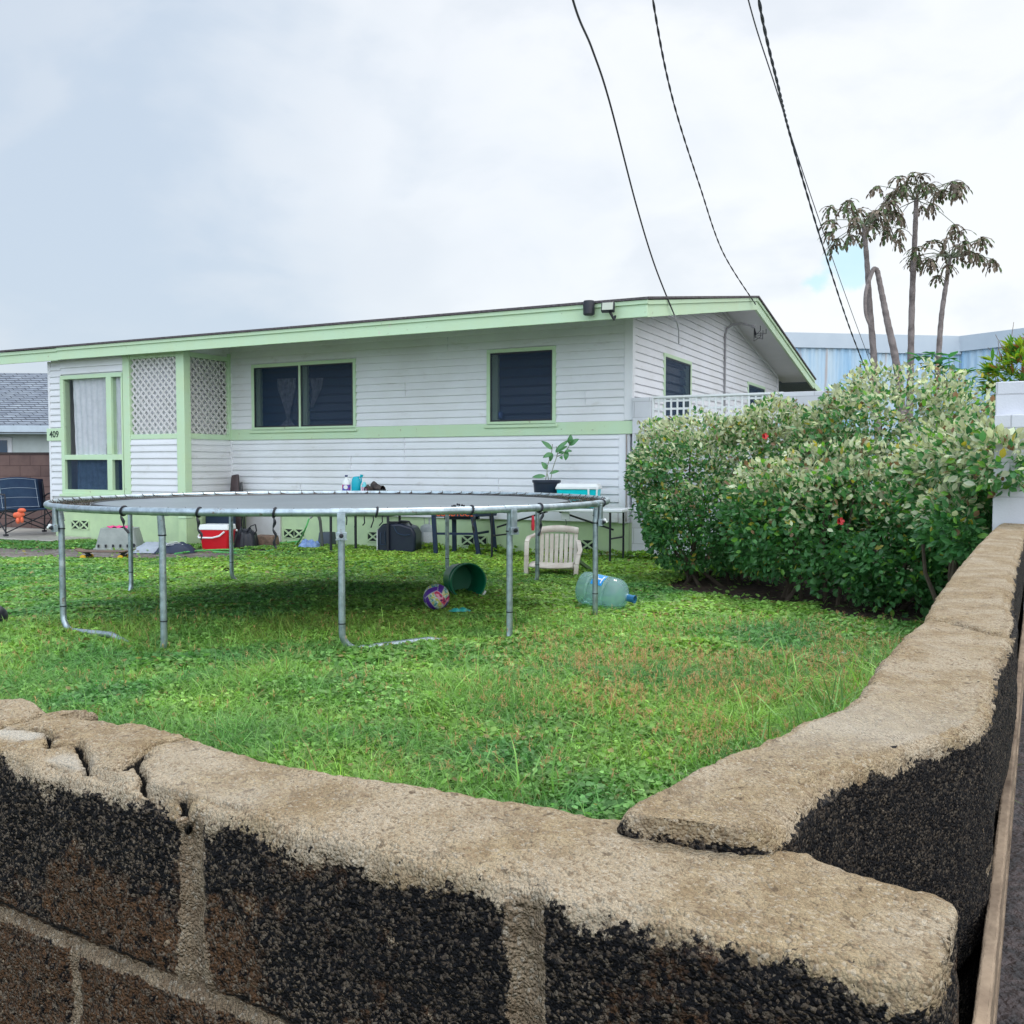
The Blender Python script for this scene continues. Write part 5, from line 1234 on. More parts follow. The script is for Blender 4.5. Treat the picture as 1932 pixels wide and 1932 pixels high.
def dirtmask(x,y):
    """0 on full turf, 1 on bare soil"""
    # bare strip left, by the skateboard
    d=np.zeros_like(x)
    u=(y-13.0)-( (x+6.2)*-.04); v=x+5.9
    d=np.maximum(d,np.clip(1.7-np.abs(u)/.62,0,1)*np.clip(1.7-np.abs(v)/2.1,0,1)*1.5)
    hx,hy=houseloc(x,y)
    d=np.maximum(d,np.clip(1-(-hy-1.05)/.25,0,1)*(hx<-6.6)*.8); d=np.maximum(d,np.clip(1-(-hy-.1)/.35,0,1)*(hx>-6.6)*(hx<-3)*.9)
    # under the hedge
    hd=((x-3.1)/1.65)**2+((y-9.25)/1.25)**2; d=np.maximum(d,np.clip((1.1-hd)*3,0,1)*1.5)
    hd=((x-3.35)/.9)**2+((y-7.7)/.75)**2; d=np.maximum(d,np.clip((1.05-hd)*3,0,1)*1.2)
    d=d+.75*np.clip(n2(x,y,1.9,31)-.40,0,1)*3
    n=n2(x,y,3,33)
    return np.clip(d+n*.35*(d>.05),0,1)
def slabmask(x,y): # concrete slab left of the bay
    hx,hy=houseloc(x,y); return (hx<-8.7)&(hy>-1.75)&(hy<-.2)&(hx>-16)|((hx<-9.7)&(hy>-1.75)&(hy<.1))
parts=[]
def zone(y0,y1,dens,fn):
    xl=-.60*y1-1.0; xr=min(4.2,.75*y1+.3); n=int((xr-xl)*(y1-y0)*dens); x=rng.uniform(xl,xr,n); y=rng.uniform(y0,y1,n)
    k=inlawn(x,y)&~slabmask(x,y); x=x[k];y=y[k]
    keep=rng.random(len(x))>dirtmask(x,y)*.985; x=x[keep];y=y[keep]
    parts.append(fn(x,y)) if len(x) else None
def greencol(x,y,br=1.0,var=.45):
    n=n2(x,y,.9,11); m=n2(x,y,3.5,12); r=rng.random(len(x))
    base=np.array([.225,.395,.082]); yel=np.array([.34,.48,.060]); blu=np.array([.100,.250,.070])
    w=np.clip(.5+n*1.1+m*.6,0,1)[:,None]; c=blu*(1-w)+base*w
    far=np.clip((y-8.6)/2.5,0,1)*np.clip(1.2-np.abs(x+.5)/5,0,1); w2=(np.clip(far*.75+m*.4,0,.9)*(rng.random(len(x))))[:,None]; c=c*(1-w2)+yel*w2  # yellower tint behind the trampoline: the lit strip painted into the grass
    c=c*(1+var*(r[:,None]-.5)*2)*br
    hl_=rng.random(len(x))<.10; c[hl_]=c[hl_]*1.35+np.array([.05,.06,.03])
    dry=(rng.random(len(x))<.03+.10*np.clip(m,0,1)); c[dry]=np.array([.26,.22,.08])*(.7+.6*rng.random((dry.sum(),1)))
    return c
def gh(x,y): return .02*n2(x,y,2.2,41)
def clover(size,h,tilt=.6,tmpl=ROUND):
    def f(x,y):
        n=len(x); a=rng.uniform(0,2*np.pi,n); el=rng.normal(0,.32,n)*tilt/.6
        d=np.stack([np.cos(a)*np.cos(el),np.sin(a)*np.cos(el),np.sin(el)],-1)
        R=frames(d,rng.normal(0,.35,n)); s=size*rng.uniform(.6,1.35,n)
        hh=h*np.clip(.65+.55*n2(x,y,2.5,43)+.25*rng.random(n)*1.6,.1,1.6)
        P=np.stack([x,y,gh(x,y)+hh],-1)-d*s[:,None]*.5
        return scatter(tmpl,LEAFF,P,R,s,greencol(x,y))
    return f
def blades(L,w,lean=.7,col=None,br=1.0):
    def f(x,y):
        n=len(x); a=rng.uniform(0,2*np.pi,n); el=np.clip(rng.normal(lean,.35,n),.05,1.5)
        d=np.stack([np.cos(a)*np.cos(el),np.sin(a)*np.cos(el),np.sin(el)],-1); R=frames(d,rng.normal(0,.45,n))
        s=L*rng.uniform(.5,1.3,n)*(1+.5*n2(x,y,1.5,45)); sc=np.stack([np.full(n,w)*rng.uniform(.7,1.3,n),s,s],-1)
        c=greencol(x,y,br) if col is None else np.array(col)*(.7+.6*rng.random((n,1)))
        return scatter(BLADE,BLADEF,np.stack([x,y,gh(x,y)-.005],-1),R,sc,c)
    return f
zone(1.25,3.0,1500,blades(.11,.005))
zone(3.0,5.2,9500,blades(.13,.0040,.52)); zone(3.0,5.2,2600,clover(.022,.05)); zone(3.0,5.2,1200,clover(.026,.065,.9,LEAF))
zone(5.2,7.2,4500,blades(.10,.0050,.48)); zone(5.2,7.2,3800,clover(.028,.038)); zone(5.2,7.2,900,clover(.04,.05,.8,LEAF))
zone(7.2,10.2,1100,blades(.06,.007,.6)); zone(7.2,10.2,3300,clover(.036,.032))
zone(10.2,15.5,2100,clover(.042,.028)); zone(10.2,15.5,500,blades(.05,.010,.6))
# tall tufts by the side wall and near the front wall
def tufts(cent,n,L,w,rad=.06,col=None):
    xs=[];ys=[];dirs=[]
    for cx,cy in cent:
        k=rng.integers(int(n*.6),n); xs.append(cx+rng.normal(0,rad,k)); ys.append(cy+rng.normal(0,rad,k))
    x=np.concatenate(xs);y=np.concatenate(ys); k=inlawn(x,y); x=x[k];y=y[k]
    parts.append(blades(L,w,.78,col)(x,y))
cen=[]
for _ in range(120):
    y=rng.uniform(2.9,5.6); x=float(innerx(np.array([y]))[0])-abs(rng.normal(0,.45))-.08; cen.append((x,y))
tufts(cen,38,.25,.0072)
cen=[(rng.uniform(-3.2,1.6),rng.uniform(2.9,5.4)) for _ in range(150)]; tufts(cen,28,.18,.0052)
cen=[(rng.uniform(-3.2,.9),rng.uniform(5.4,7.4)) for _ in range(110)]; tufts(cen,16,.14,.005)
cen=[(-1.5+rng.normal(0,1.0),6.7+rng.normal(0,.22)) for _ in range(70)]; tufts(cen,26,.15,.0045,.07,(.20,.26,.06))
# leafy weeds hugging the foundation and under the hedge edge
cen=[]
for _ in range(60):
    hx=rng.uniform(-3.4,1.3); p=hw(hx,-.12-abs(rng.normal(0,.12)),0); cen.append((p.x,p.y))
xs=np.array([c[0] for c in cen for _ in range(26)])+rng.normal(0,.07,60*26); ys=np.array([c[1] for c in cen for _ in range(26)])+rng.normal(0,.05,60*26)
parts.append(clover(.05,.09,1.2,LEAF)(xs,ys))
V,Fs,C=join(parts)
lawn=npmesh('lawn',V,Fs,leafmat('lawn_blades',.35,.5,.3),None,cols=C)
tag(lawn,'thick mixed lawn of clover and grass filling the yard','grass',kind='stuff')
# tan seed heads drifting over the right part of the lawn
parts=[]
n=22000; x=rng.uniform(-3.2,2.9,n); y=rng.uniform(3.2,7.1,n)
w=np.exp(-(((x-1.25)/1.0)**2+((y-5.0)/1.05)**2))*1.7+.06; w=w*np.clip(.55+1.6*n2(x,y,2.4,61),0,1.4)
k=inlawn(x,y)&(rng.random(n)<w); x=x[k];y=y[k]; n=len(x)
a=rng.uniform(0,2*np.pi,n); el=rng.uniform(.8,1.5,n); d=np.stack([np.cos(a)*np.cos(el),np.sin(a)*np.cos(el),np.sin(el)],-1)
L_=rng.uniform(.09,.17,n); sc=np.stack([np.full(n,.0012),L_,L_],-1); tcol=np.array([.16,.24,.06])*(.7+.6*rng.random((n,1)))
parts.append(scatter(BLADE,BLADEF,np.stack([x,y,gh(x,y)],-1),frames(d),sc,tcol*.9))
tip=np.stack([x,y,gh(x,y)],-1)+d*L_[:,None]*.96
for q in range(9):
    a2=rng.uniform(0,2*np.pi,n); e2=rng.uniform(-.1,1.3,n); d2=np.stack([np.cos(a2)*np.cos(e2),np.sin(a2)*np.cos(e2),np.sin(e2)],-1); s2=rng.uniform(.010,.030,n)
    parts.append(scatter(BLADE,BLADEF,tip-d*(rng.random((n,1))*.03),frames(d2),np.stack([np.full(n,.0022),s2,s2],-1),np.array([.55,.34,.17])*(.7+.6*rng.random((n,1)))))
V,Fs,C=join(parts)
sd=npmesh('seed_heads',V,Fs,leafmat('seed_straw',.3,.7,.2),None,cols=C); tag(sd,'tan grass seed heads standing above the lawn near the side wall','grass',kind='stuff')
# ---- hibiscus hedge
def superell(c,r,n,p=2.6,inner=.42,seed=0,lower=-.95):
    """random points in an uneven shell of a rounded box; returns pts, normals"""
    d=rng.normal(size=(n,3)); d=unit(d); d=d[d[:,2]>lower]
    k=(np.abs(d)**p).sum(1)**(-1/p); S_=d*k[:,None]
    q=S_*np.array(r)+np.array(c)
    bump=1+.22*fbm(q*1.5,3,seed)+.15*fbm(q*3.6,2,seed+7)+.07*fbm(q*9,2,seed+9)
    dep=(rng.random(len(S_))**1.6)*inner
    P=np.array(c)+S_*np.array(r)*bump[:,None]*(1-dep)[:,None]
    N=unit(S_/np.array(r)); return P,N,dep
def inside(P,c,r,p=2.6,k=.72): return ((np.abs((P-np.array(c))/np.array(r)))**p).sum(1)<k**p
def bush(name,label,ells,n,leaf,pal,flowers=(),parent=None,stemc=None,gaps=()):
    t=thing(name,label,'bush',(ells[0][0][0],ells[0][0][1],0),group='hibiscus bushes beside the house')
    Ps=[];Ns=[];tot=sum(e[1][0]*e[1][2]+e[1][1]*e[1][2]+e[1][0]*e[1][1] for e in ells)
    for i,(c,r) in enumerate(ells):
        m=int(n*(r[0]*r[2]+r[1]*r[2]+r[0]*r[1])/tot*1.15); P,N,dp=superell(c,r,m,seed=i*20+len(name))
        k=np.ones(len(P),bool)
        for j,(c2,r2) in enumerate(ells):
            if j!=i: k&=~inside(P,c2,r2)
        for (gc,gr) in gaps: k&=~(inside(P,gc,gr,2,1)&(rng.random(len(P))<.93))
        k&=P[:,2]>.03+.08*vnoise(P*3,77)
        k&=~((fbm(P*np.array([3.4,3.4,4.2]),3,500+i)>(.19 if len(ells)==3 and leaf<.056 else .11))&(dp<.26)&(rng.random(len(P))<.93))
        Ps.append(P[k]);Ns.append(N[k])
    P=np.concatenate(Ps);N=np.concatenate(Ns); n_=len(P)
    # clumps: shoots fan out from common points
    sh=np.floor(P*7+.5)/7+.03*_hs(P*7)
    d=unit(N*.8+rng.normal(0,.55,(n_,3))+unit(P-sh+1e-4)*.55+np.array([0,0,.15])); 
    R=frames(d,rng.normal(0,.6,n_),upv=unit(N+np.array([0,0,.8])+rng.normal(0,.35,(n_,3))))
    s=leaf*rng.uniform(.55,1.3,n_)
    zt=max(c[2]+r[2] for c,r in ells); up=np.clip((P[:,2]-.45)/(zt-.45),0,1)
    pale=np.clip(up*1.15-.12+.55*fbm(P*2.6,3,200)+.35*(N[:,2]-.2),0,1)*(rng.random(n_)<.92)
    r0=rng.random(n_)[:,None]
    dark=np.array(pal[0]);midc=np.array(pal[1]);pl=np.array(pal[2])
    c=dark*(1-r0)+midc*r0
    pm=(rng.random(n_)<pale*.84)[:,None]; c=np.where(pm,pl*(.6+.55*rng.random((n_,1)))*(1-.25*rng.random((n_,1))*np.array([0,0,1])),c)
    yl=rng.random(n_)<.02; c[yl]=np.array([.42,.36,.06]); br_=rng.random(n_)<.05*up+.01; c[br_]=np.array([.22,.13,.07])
    fg=rng.random(n_)<.06; c[fg]=np.array([.16,.36,.05])
    c*= (.8+.4*rng.random((n_,1)))
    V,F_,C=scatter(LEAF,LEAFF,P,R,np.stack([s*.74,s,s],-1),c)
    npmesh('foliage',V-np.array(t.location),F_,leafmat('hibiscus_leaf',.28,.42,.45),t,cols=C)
    mb=MB(); o=Vector(t.location)
    for (c_,r_) in ells:
        if r_[0]<.3: continue
        for _ in range(5):
            b0=Vector((c_[0]+random.uniform(-.4,.4)*r_[0],c_[1]+random.uniform(-.3,.3)*r_[1],-.05)); e0=Vector((c_[0]+random.uniform(-.7,.7)*r_[0],c_[1]+random.uniform(-.7,.7)*r_[1],c_[2]+random.uniform(.0,.6)*r_[2]))
            m_=(b0+e0)/2+Vector((random.uniform(-.1,.1),random.uniform(-.1,.1),-.1)); mb.tube([b0-o,m_-o,e0-o],[.022,.015,.006],6)
    build('stem',mb,mat('grey_bark',(.10,.075,.055),rough=.9,nz=.8,nsc=14,bump=.6,bsc=40),t)
    for fp in flowers:
        mb=MB(); 
        for k in range(5):
            a=2*math.pi*k/5; dd=Vector((math.cos(a),-.5,math.sin(a))).normalized(); s0=Vector((0,0,0)); side=dd.cross(Vector((0,-1,0))).normalized()
            mb.add([s0,s0+dd*.015+side*.012,s0+dd*.03+side*.011,s0+dd*.036,s0+dd*.03-side*.011,s0+dd*.015-side*.012],[(0,1,2,3),(0,3,4,5)])
        mb.tube([(0,0,0),(0,-.07,-.02)],.004,5)
        build('flower',mb,mat('red_petal',(.62,.05,.05),rough=.5,nz=.4,nsc=20,col2=(.5,.02,.04)),t,loc=fp-o)
    return t
def _hs(P): 
    return np.stack([vnoise(P,301),vnoise(P,302),vnoise(P,303)],-1)
pal=((.040,.145,.045),(.105,.270,.080),(.54,.58,.41))
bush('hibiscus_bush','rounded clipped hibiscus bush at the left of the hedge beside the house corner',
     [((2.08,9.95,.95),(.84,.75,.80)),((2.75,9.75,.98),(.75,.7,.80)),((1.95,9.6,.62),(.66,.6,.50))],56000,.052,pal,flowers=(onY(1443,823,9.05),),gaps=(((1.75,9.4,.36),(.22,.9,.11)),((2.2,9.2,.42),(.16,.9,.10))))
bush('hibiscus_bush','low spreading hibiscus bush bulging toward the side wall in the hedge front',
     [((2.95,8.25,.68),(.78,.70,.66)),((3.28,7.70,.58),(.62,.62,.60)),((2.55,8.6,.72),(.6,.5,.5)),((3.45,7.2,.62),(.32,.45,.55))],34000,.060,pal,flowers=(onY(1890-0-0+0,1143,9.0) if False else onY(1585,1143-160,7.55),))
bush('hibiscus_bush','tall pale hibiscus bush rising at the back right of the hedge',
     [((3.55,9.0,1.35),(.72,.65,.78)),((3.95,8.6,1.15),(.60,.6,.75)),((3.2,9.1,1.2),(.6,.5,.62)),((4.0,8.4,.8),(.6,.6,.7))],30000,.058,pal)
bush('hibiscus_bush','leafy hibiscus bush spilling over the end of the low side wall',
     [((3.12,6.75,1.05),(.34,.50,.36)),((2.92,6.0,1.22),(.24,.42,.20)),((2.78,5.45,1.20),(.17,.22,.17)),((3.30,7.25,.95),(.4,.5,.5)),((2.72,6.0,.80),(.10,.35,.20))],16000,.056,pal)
# ---- papaya trees
M_trk=mat('papaya_bark',(.26,.22,.21),rough=.85,nz=1,nsc=9,col2=(.12,.10,.095),bump=.8,bsc=30,dist=.01)
def papaya(label,path,r0,r1,nleaf,spread,seed,leafs=.52):
    rs=random.Random(seed); base=path[0]
    t=thing('papaya_tree',label,'tree',(base.x,base.y,0),group='papaya trees behind the hedge'); o=Vector(t.location)
    P=catm(path,10); mb=MB(); K=len(P)
    rr=[r0+(r1-r0)*i/(K-1)+.003*math.sin(i*2.1) for i in range(K)]
    mb.tube([p-o for p in P],rr,12); build('trunk',mb,M_trk,t)
    mb=MB()
    for i in range(0):
        for k in range(3):
            a=rs.uniform(0,6.28); c=P[i].lerp(P[i+1],rs.random()); r=rr[i]; nn=Vector((math.cos(a),math.sin(a),0)); tt=Vector((-nn.y,nn.x,0)); cc=c-o+nn*(r+.0015)
            mb.add([cc-tt*r*.22,cc+Vector((0,0,-.016)),cc+tt*r*.22,cc+Vector((0,0,.012))],[(0,1,2,3)])
    if nleaf:
        top=P[-1]; mb=MB(); cols=[]; LP=[];LD=[];LS=[];LU=[];LC=[]
        for k in range(nleaf):
            a=2*math.pi*(k*.381966)+rs.uniform(-.2,.2); el=R_(rs.choice([52,44,34,26,18,10,2,-5]) if k<nleaf*.86 else -25)+rs.uniform(-.12,.12)
            Lp=spread*rs.uniform(.55,1.1)*(.75 if el>.7 else 1)
            d=Vector((math.cos(a)*math.cos(el),math.sin(a)*math.cos(el),math.sin(el)))
            e=top+d*Lp+Vector((0,0,-.05*Lp)); m_=top+d*Lp*.5+Vector((0,0,.04*Lp))
            mb.tube([top-o+Vector((0,0,-.03)),m_-o,e-o],[.009,.006,.005],5)
            # drooping palmate leaf: lobes hanging from the petiole tip
            nl=10
            for q in range(nl):
                b=2*math.pi*q/nl+rs.uniform(-.2,.2); out_=Vector((math.cos(b),math.sin(b),0))*.75+d*.25; dr=-rs.uniform(.0,1.2); dv=(out_+Vector((0,0,dr))).normalized(); Lf=leafs*rs.uniform(.45,.8)*.62
                c_=e; prev=dv
                for sg in range(3):
                    dv2=(dv+Vector((0,0,-.55*sg))).normalized(); LP.append(c_); LD.append(dv2); LS.append((Lf*.30,Lf*.52,Lf*.5)); LU.append(out_+Vector((0,0,.6)))
                    g=rs.random(); LC.append((.11+.10*g,.09+.075*g,.07+.05*g) if rs.random()<.72 else (.10,.14,.06))
                    if sg<2:
                        sd_=dv2.cross(Vector((0,0,1)))
                        LP.append(c_+dv2*Lf*.2); LD.append((dv2+sd_*rs.choice((-.9,.9))).normalized()); LS.append((Lf*.2,Lf*.36,Lf*.3)); LU.append(out_+Vector((0,0,.6))); LC.append(LC[-1])
                    c_=c_+dv2*Lf*.40
        build('petiole',mb,mat('green_petiole',(.16,.20,.12),rough=.6,nz=.5,nsc=20),t)
        P_=np.array([tuple(p-o) for p in LP]); D_=unit(np.array([tuple(p) for p in LD])); U_=unit(np.array([tuple(p) for p in LU])); 
        V,F_,C=scatter(LEAF,LEAFF,P_,frames(D_,upv=U_),np.array(LS)*.95,np.array(LC)); npmesh('crown',V,F_,leafmat('wilted_leaf',.15,.7,.2),t,cols=C)
    return t
PY=16.0
def pp_(px,py,Y=PY): return onY(px,py,Y)
papaya('left papaya tree with a drooping brown crown behind the hedge',[pp_(1662,1040),pp_(1656,800),pp_(1650,690),pp_(1641,580),pp_(1636,500),pp_(1630,424)],.066,.036,23,.66,1)
papaya('tallest papaya tree standing between its two neighbours',[pp_(1712,1040,16.4),pp_(1716,800,16.4),pp_(1718,690,16.4),pp_(1721,560,16.4),pp_(1726,450,16.4),pp_(1729,374,16.4)],.068,.036,24,.70,2)
papaya('rightmost papaya tree leaning toward the warehouse',[pp_(1758,1040,16.2),pp_(1765,800,16.2),pp_(1770,690,16.2),pp_(1776,600,16.2),pp_(1786,530,16.2),pp_(1793,482,16.2)],.058,.030,21,.64,3)
bt=papaya('broken leafless papaya trunk bent over beside the left papaya tree',[pp_(1715,1040,15.8),pp_(1702,780,15.8),pp_(1690,680,15.8),pp_(1675,610,15.8),pp_(1665,560,15.8),pp_(1655,510,15.8)],.072,.040,0,0,4)
mb=MB(); o=Vector(bt.location); mb.tube([q-o for q in catm([pp_(1655,510,15.8),pp_(1648,508,15.78),pp_(1640,528,15.75),pp_(1633,556,15.7),pp_(1633,590,15.7),pp_(1640,612,15.7)],6)],[.042-.0007*i for i in range(31)],8); build('broken_top',mb,M_trk,bt)
# young green papaya in front of the warehouse and croton
def starplant(name,label,cat,base,tips,size,col,colv=.3,stemr=.012,nl=9,droop=.4):
    t=thing(name,label,cat,(base.x,base.y,0)); o=Vector(t.location); mb=MB(); LP=[];LD=[];LS=[];LC=[]
    top=base
    for tp_ in tips:
        mb.tube([Vector((0,0,0)),(base-o),(base-o).lerp(tp_-o,.5)+Vector((0,0,.05)),tp_-o],[stemr*1.6,stemr,stemr*.6,stemr*.4],6)
        for q in range(nl):
            a=2*math.pi*q/nl+random.uniform(-.2,.2); d=Vector((math.cos(a),math.sin(a)*.8,random.uniform(-droop,.35))).normalized(); LP.append(tp_-o); LD.append(d); s=size*random.uniform(.6,1.1); LS.append((s*.7,s,s)); g=random.uniform(1-colv,1+colv); LC.append([c*g for c in col])
    build('stem',mb,mat('green_petiole',(.16,.20,.12)),t)
    V,F_,C=scatter(LEAF,LEAFF,np.array([tuple(p) for p in LP]),frames(np.array([tuple(p) for p in LD])),np.array(LS),np.array(LC)); npmesh('foliage',V,F_,leafmat('hibiscus_leaf'),t,cols=C); return t
starplant('young_papaya','young green papaya with open star leaves in front of the warehouse','tree',onY(1795,760,12.6),[onY(1735,672,12.6),onY(1762,668,12.5),onY(1790,676,12.6),onY(1808,703,12.6),onY(1800,727,12.5),onY(1823,700,12.6),onY(1775,690,12.4),onY(1758,690,12.5)],.20,(.07,.22,.07))
# croton
t=thing('croton_bush','yellow and green croton bush behind the tall white wall','bush',(5.85,10.7,0)); LP=[];LD=[];LS=[];LC=[];LU=[]
rs=random.Random(5)
for k in range(420):
    a=rs.uniform(0,6.28); z=rs.uniform(-1,1); r=(1-z*z)**.5; q=rs.uniform(.75,1.05)
    c=Vector((math.cos(a)*r*.56*q,math.sin(a)*r*.5*q,2.10+z*.48*q)); n_=Vector((math.cos(a)*r,math.sin(a)*r,z))
    for j in range(7):
        d=(n_+Vector((rs.gauss(0,.6),rs.gauss(0,.6),rs.gauss(.25,.5)))).normalized(); LP.append(tuple(c)); LD.append(tuple(d)); s=rs.uniform(.09,.17); LS.append((s*.32,s,s)); g=rs.random()
        LC.append((.24+.16*g,.36+.1*g,.04) if g<.45 else ((.09,.24,.04) if g<.92 else (.30,.14,.05)))
V,F_,C=scatter(LEAF,LEAFF,np.array(LP),frames(np.array(LD)),np.array(LS),np.array(LC)); npmesh('foliage',V,F_,leafmat('croton_leaf',.3,.4,.5),t,cols=C)
mb=MB()
for k in range(7): mb.tube([(rs.uniform(-.15,.15),rs.uniform(-.15,.15),-.05),(rs.uniform(-.3,.3),rs.uniform(-.3,.3),2.0)],[.03,.012],6)
build('stem',mb,mat('grey_bark',(.10,.075,.055)),t)
# bare twigs above the croton
mb=MB(); 
for k in range(9):
    p0=onY(1890+rs.uniform(-25,30),700,11.5); e=onY(1860+rs.uniform(0,75),rs.uniform(600,665),11.5); mb.tube([Vector((p0.x,p0.y,0)) if k==0 else p0,p0.lerp(e,.5)+Vector((rs.uniform(-.05,.05),0,0)),e],[.008,.005,.003],5)
tag(build('bare_shrub',mb,mat('dry_twig',(.22,.17,.14),rough=.9),None),'bare thin twigs standing above the croton bush','shrub')
# plants beyond the side wall, neighbour's strip
parts=[]
n=2600; y=rng.uniform(2.2,12,n); x=.482/.876*y+.05+rng.uniform(.10,1.6,n)+.05; k=n2(x,y,2.2,91)>-.02; x=x[k];y=y[k]
parts.append(clover(.045,.04,.9,LEAF)(x,y)); V,Fs,C=join(parts); ws=npmesh('weeds',V,Fs,leafmat('lawn_blades'),None,cols=C); tag(ws,'patchy green weeds on the dark ground outside the side wall','weeds',kind='stuff')
# ================================================================== GROUND, FAR THINGS, SKY, LIGHT
def soilmat():
    m=mat('lawn_soil',(.045,.06,.022),rough=.95,nz=1,nsc=3,col2=(.055,.04,.028),bump=.8,bsc=25,dist=.03); return m
mb=MB()
def gfn(u,v):
    x=-400+800*u; y=-200+800*v; return (x,y,-.02)
mb.grid(gfn,8,8); g=build('ground',mb,soilmat()); tag(g,kind='structure')
# bare dirt patches with their own uneven sheet
def patch(name,mfun,xr,yr,step,m,z=-.006,lift=.02,kind='structure'):
    xs=np.arange(*xr,step);ys=np.arange(*yr,step); X,Y=np.meshgrid(xs,ys); x=X.ravel();y=Y.ravel(); w=mfun(x,y); Z=z+lift*n2(x,y,3,55)*.5+.012*n2(x,y,11,56)-.03*(1-np.clip(w*2,0,1))
    nx=len(xs); i=(np.arange(len(ys)-1)[:,None]*nx+np.arange(nx-1)[None]).ravel(); Fq=np.stack([i,i+1,i+nx+1,i+nx],-1); wf=w[Fq].max(1); Fq=Fq[wf>.12]
    o=npmesh(name,np.stack([x,y,Z],-1),[Fq.astype(np.int32)],m,smooth=True); tag(o,kind=kind); return o
M_dirt=mat('wet_brown_dirt',(.13,.10,.085),rough=.75,nz=1,nsc=6,col2=(.26,.24,.23),bump=1,bsc=45,dist=.02)
patch('dirt_path',lambda x,y:dirtmask(x,y)*((x<-2.2)&(y>9.5)&inlawn(x,y)),(-9.5,-2,1),(9.5,17,1),1,M_dirt) if False else patch('dirt_path',lambda x,y:dirtmask(x,y)*((x<-2.2)&(y>9.5)),(-9.8,-2.0),(9.5,16.8),.06,M_dirt)
patch('hedge_soil',lambda x,y:dirtmask(x,y)*((x>1.0)&(y>6.2)&(x<innerx(y)-.0)),(1.0,5.6),(6.2,12),.06,mat('leaf_litter_soil',(.035,.022,.016),rough=.95,nz=1,nsc=14,col2=(.09,.055,.04),bump=1,bsc=60,dist=.02))
# concrete slab
mb=MB(); mb.box((-16,-1.75,-.05),(-8.7,-1.021,.055)); mb.box((-16,-1.02,-.05),(-9.7,.1,.054))
s_=build('concrete_path',mb,mat('damp_concrete',(.40,.38,.34),rough=.45,nz=1,nsc=2.5,col2=(.25,.24,.22),bump=.3,bsc=50),None,bevel=.01,loc=C0,rz=HA); tag(s_,kind='structure')
# dark gravel outside the side wall (4 mm above the ground sheet)
a=od; mb=MB()
def nv(u,v):
    t_=-2+16*u; s__=.0+3.2*v; p=q0+od*t_+on*(s__-.02); return (p.x,p.y,-.012+.012*float(vnoise([[p.x*9,p.y*9,0]],3)[0]))
mb.grid(nv,160,40)
gr=build('gravel_drive',mb,mat('dark_wet_gravel',(.025,.022,.025),rough=.5,nz=1,nsc=22,col2=(.10,.075,.075),bump=1,bsc=55,dist=.03),None); tag(gr,kind='structure')
# ---- neighbour's house and brown wall on the left
nb=thing('neighbour_house','pale neighbouring house with grey shingle roof at the left edge','house',(-17.0,33.5,0),R_(3))
mb=MB(); mb.box((-12,0,-.1),(8,7,2.75)); build('wall',mb,mat('pale_blue_stucco',(.52,.58,.58),rough=.8,nz=.3,nsc=2),nb)
mb=MB(); yz(mb,[(-.7,2.48),(3.6,4.62),(7.7,2.55),(7.7,2.65),(3.6,4.76),(-.7,2.60)],-12.6,8.6)
M_sh2=blockmat('grey_shingle_rows',(.17,.20,.25),(.05,.06,.08),.45,.085,.014,rough=.9,bump=1,nz=1,col2=(.26,.30,.35)); build('roof',mb,M_sh2,nb)
mb=MB(); mb.box((-12.6,-.78,2.36),(8.6,-.70,2.58)); mb.box((-12.6,-.70,2.30),(8.6,-.0,2.34)); build('gutter',mb,mat('pale_blue_trim',(.50,.58,.66),rough=.5,nz=.3,nsc=3),nb)
mb=MB(); mb.box((-3,-.05,1.25),(-.35,.02,2.2)); wn=build('window',mb,M_whitep,nb,bevel=.01); mb=MB(); mb.box((-2.9,-.07,1.35),(-.50,-.052,2.1)); build('pane',mb,M_glass,wn)
bw_=thing('brown_block_wall','reddish brown block wall between the two houses at the left','wall',(-9.2,18.2,0),R_(-3)); mb=MB(); mb.box((-9,0,-.1),(3.2,.2,1.41)); build('blockwork',mb,blockmat('brown_block',(.20,.125,.11),(.55,.5,.5),.4,.2,.007,off=(.1,-.0),bump=.6,nz=1,col2=(.13,.08,.075)),bw_)
mb=MB(); mb.box((-9,-.01,1.411),(3.2,.21,1.45)); build('coping',mb,mat('dark_coping',(.06,.045,.045),rough=.9,nz=.5,nsc=5),bw_)
# ---- warehouse
wh=thing('warehouse','faded blue corrugated metal warehouse with rust streaks beyond the trees','building',(19.4,42,0))
M_cor=mat('faded_blue_metal',(.30,.50,.70),rough=.6,nz=1,nsc=.9,col2=(.58,.66,.70))
nt=M_cor.node_tree; streak(M_cor,(1.6,1.6,.12)); 
b=nt.nodes['Principled BSDF']; src=b.inputs['Base Color'].links[0].from_socket
tcn=nt.nodes.new('ShaderNodeTexCoord'); mp=nt.nodes.new('ShaderNodeMapping'); mp.inputs['Scale'].default_value=(2.6,2.6,.16); tn=nt.nodes.new('ShaderNodeTexNoise'); tn.inputs['Scale'].default_value=1.3; tn.inputs['Detail'].default_value=6
nt.links.new(tcn.outputs['Object'],mp.inputs[0]); nt.links.new(mp.outputs[0],tn.inputs['Vector']); mr=nt.nodes.new('ShaderNodeMapRange'); mr.inputs[1].default_value=.60; mr.inputs[2].default_value=.68; mr.inputs[4].default_value=.7; nt.links.new(tn.outputs['Fac'],mr.inputs[0])
mx=nt.nodes.new('ShaderNodeMix'); mx.data_type='RGBA'; nt.links.new(mr.outputs[0],mx.inputs[0]); nt.links.new(src,mx.inputs[6]); mx.inputs[7].default_value=(.42,.30,.25,1); nt.links.new(mx.outputs[2],b.inputs['Base Color'])
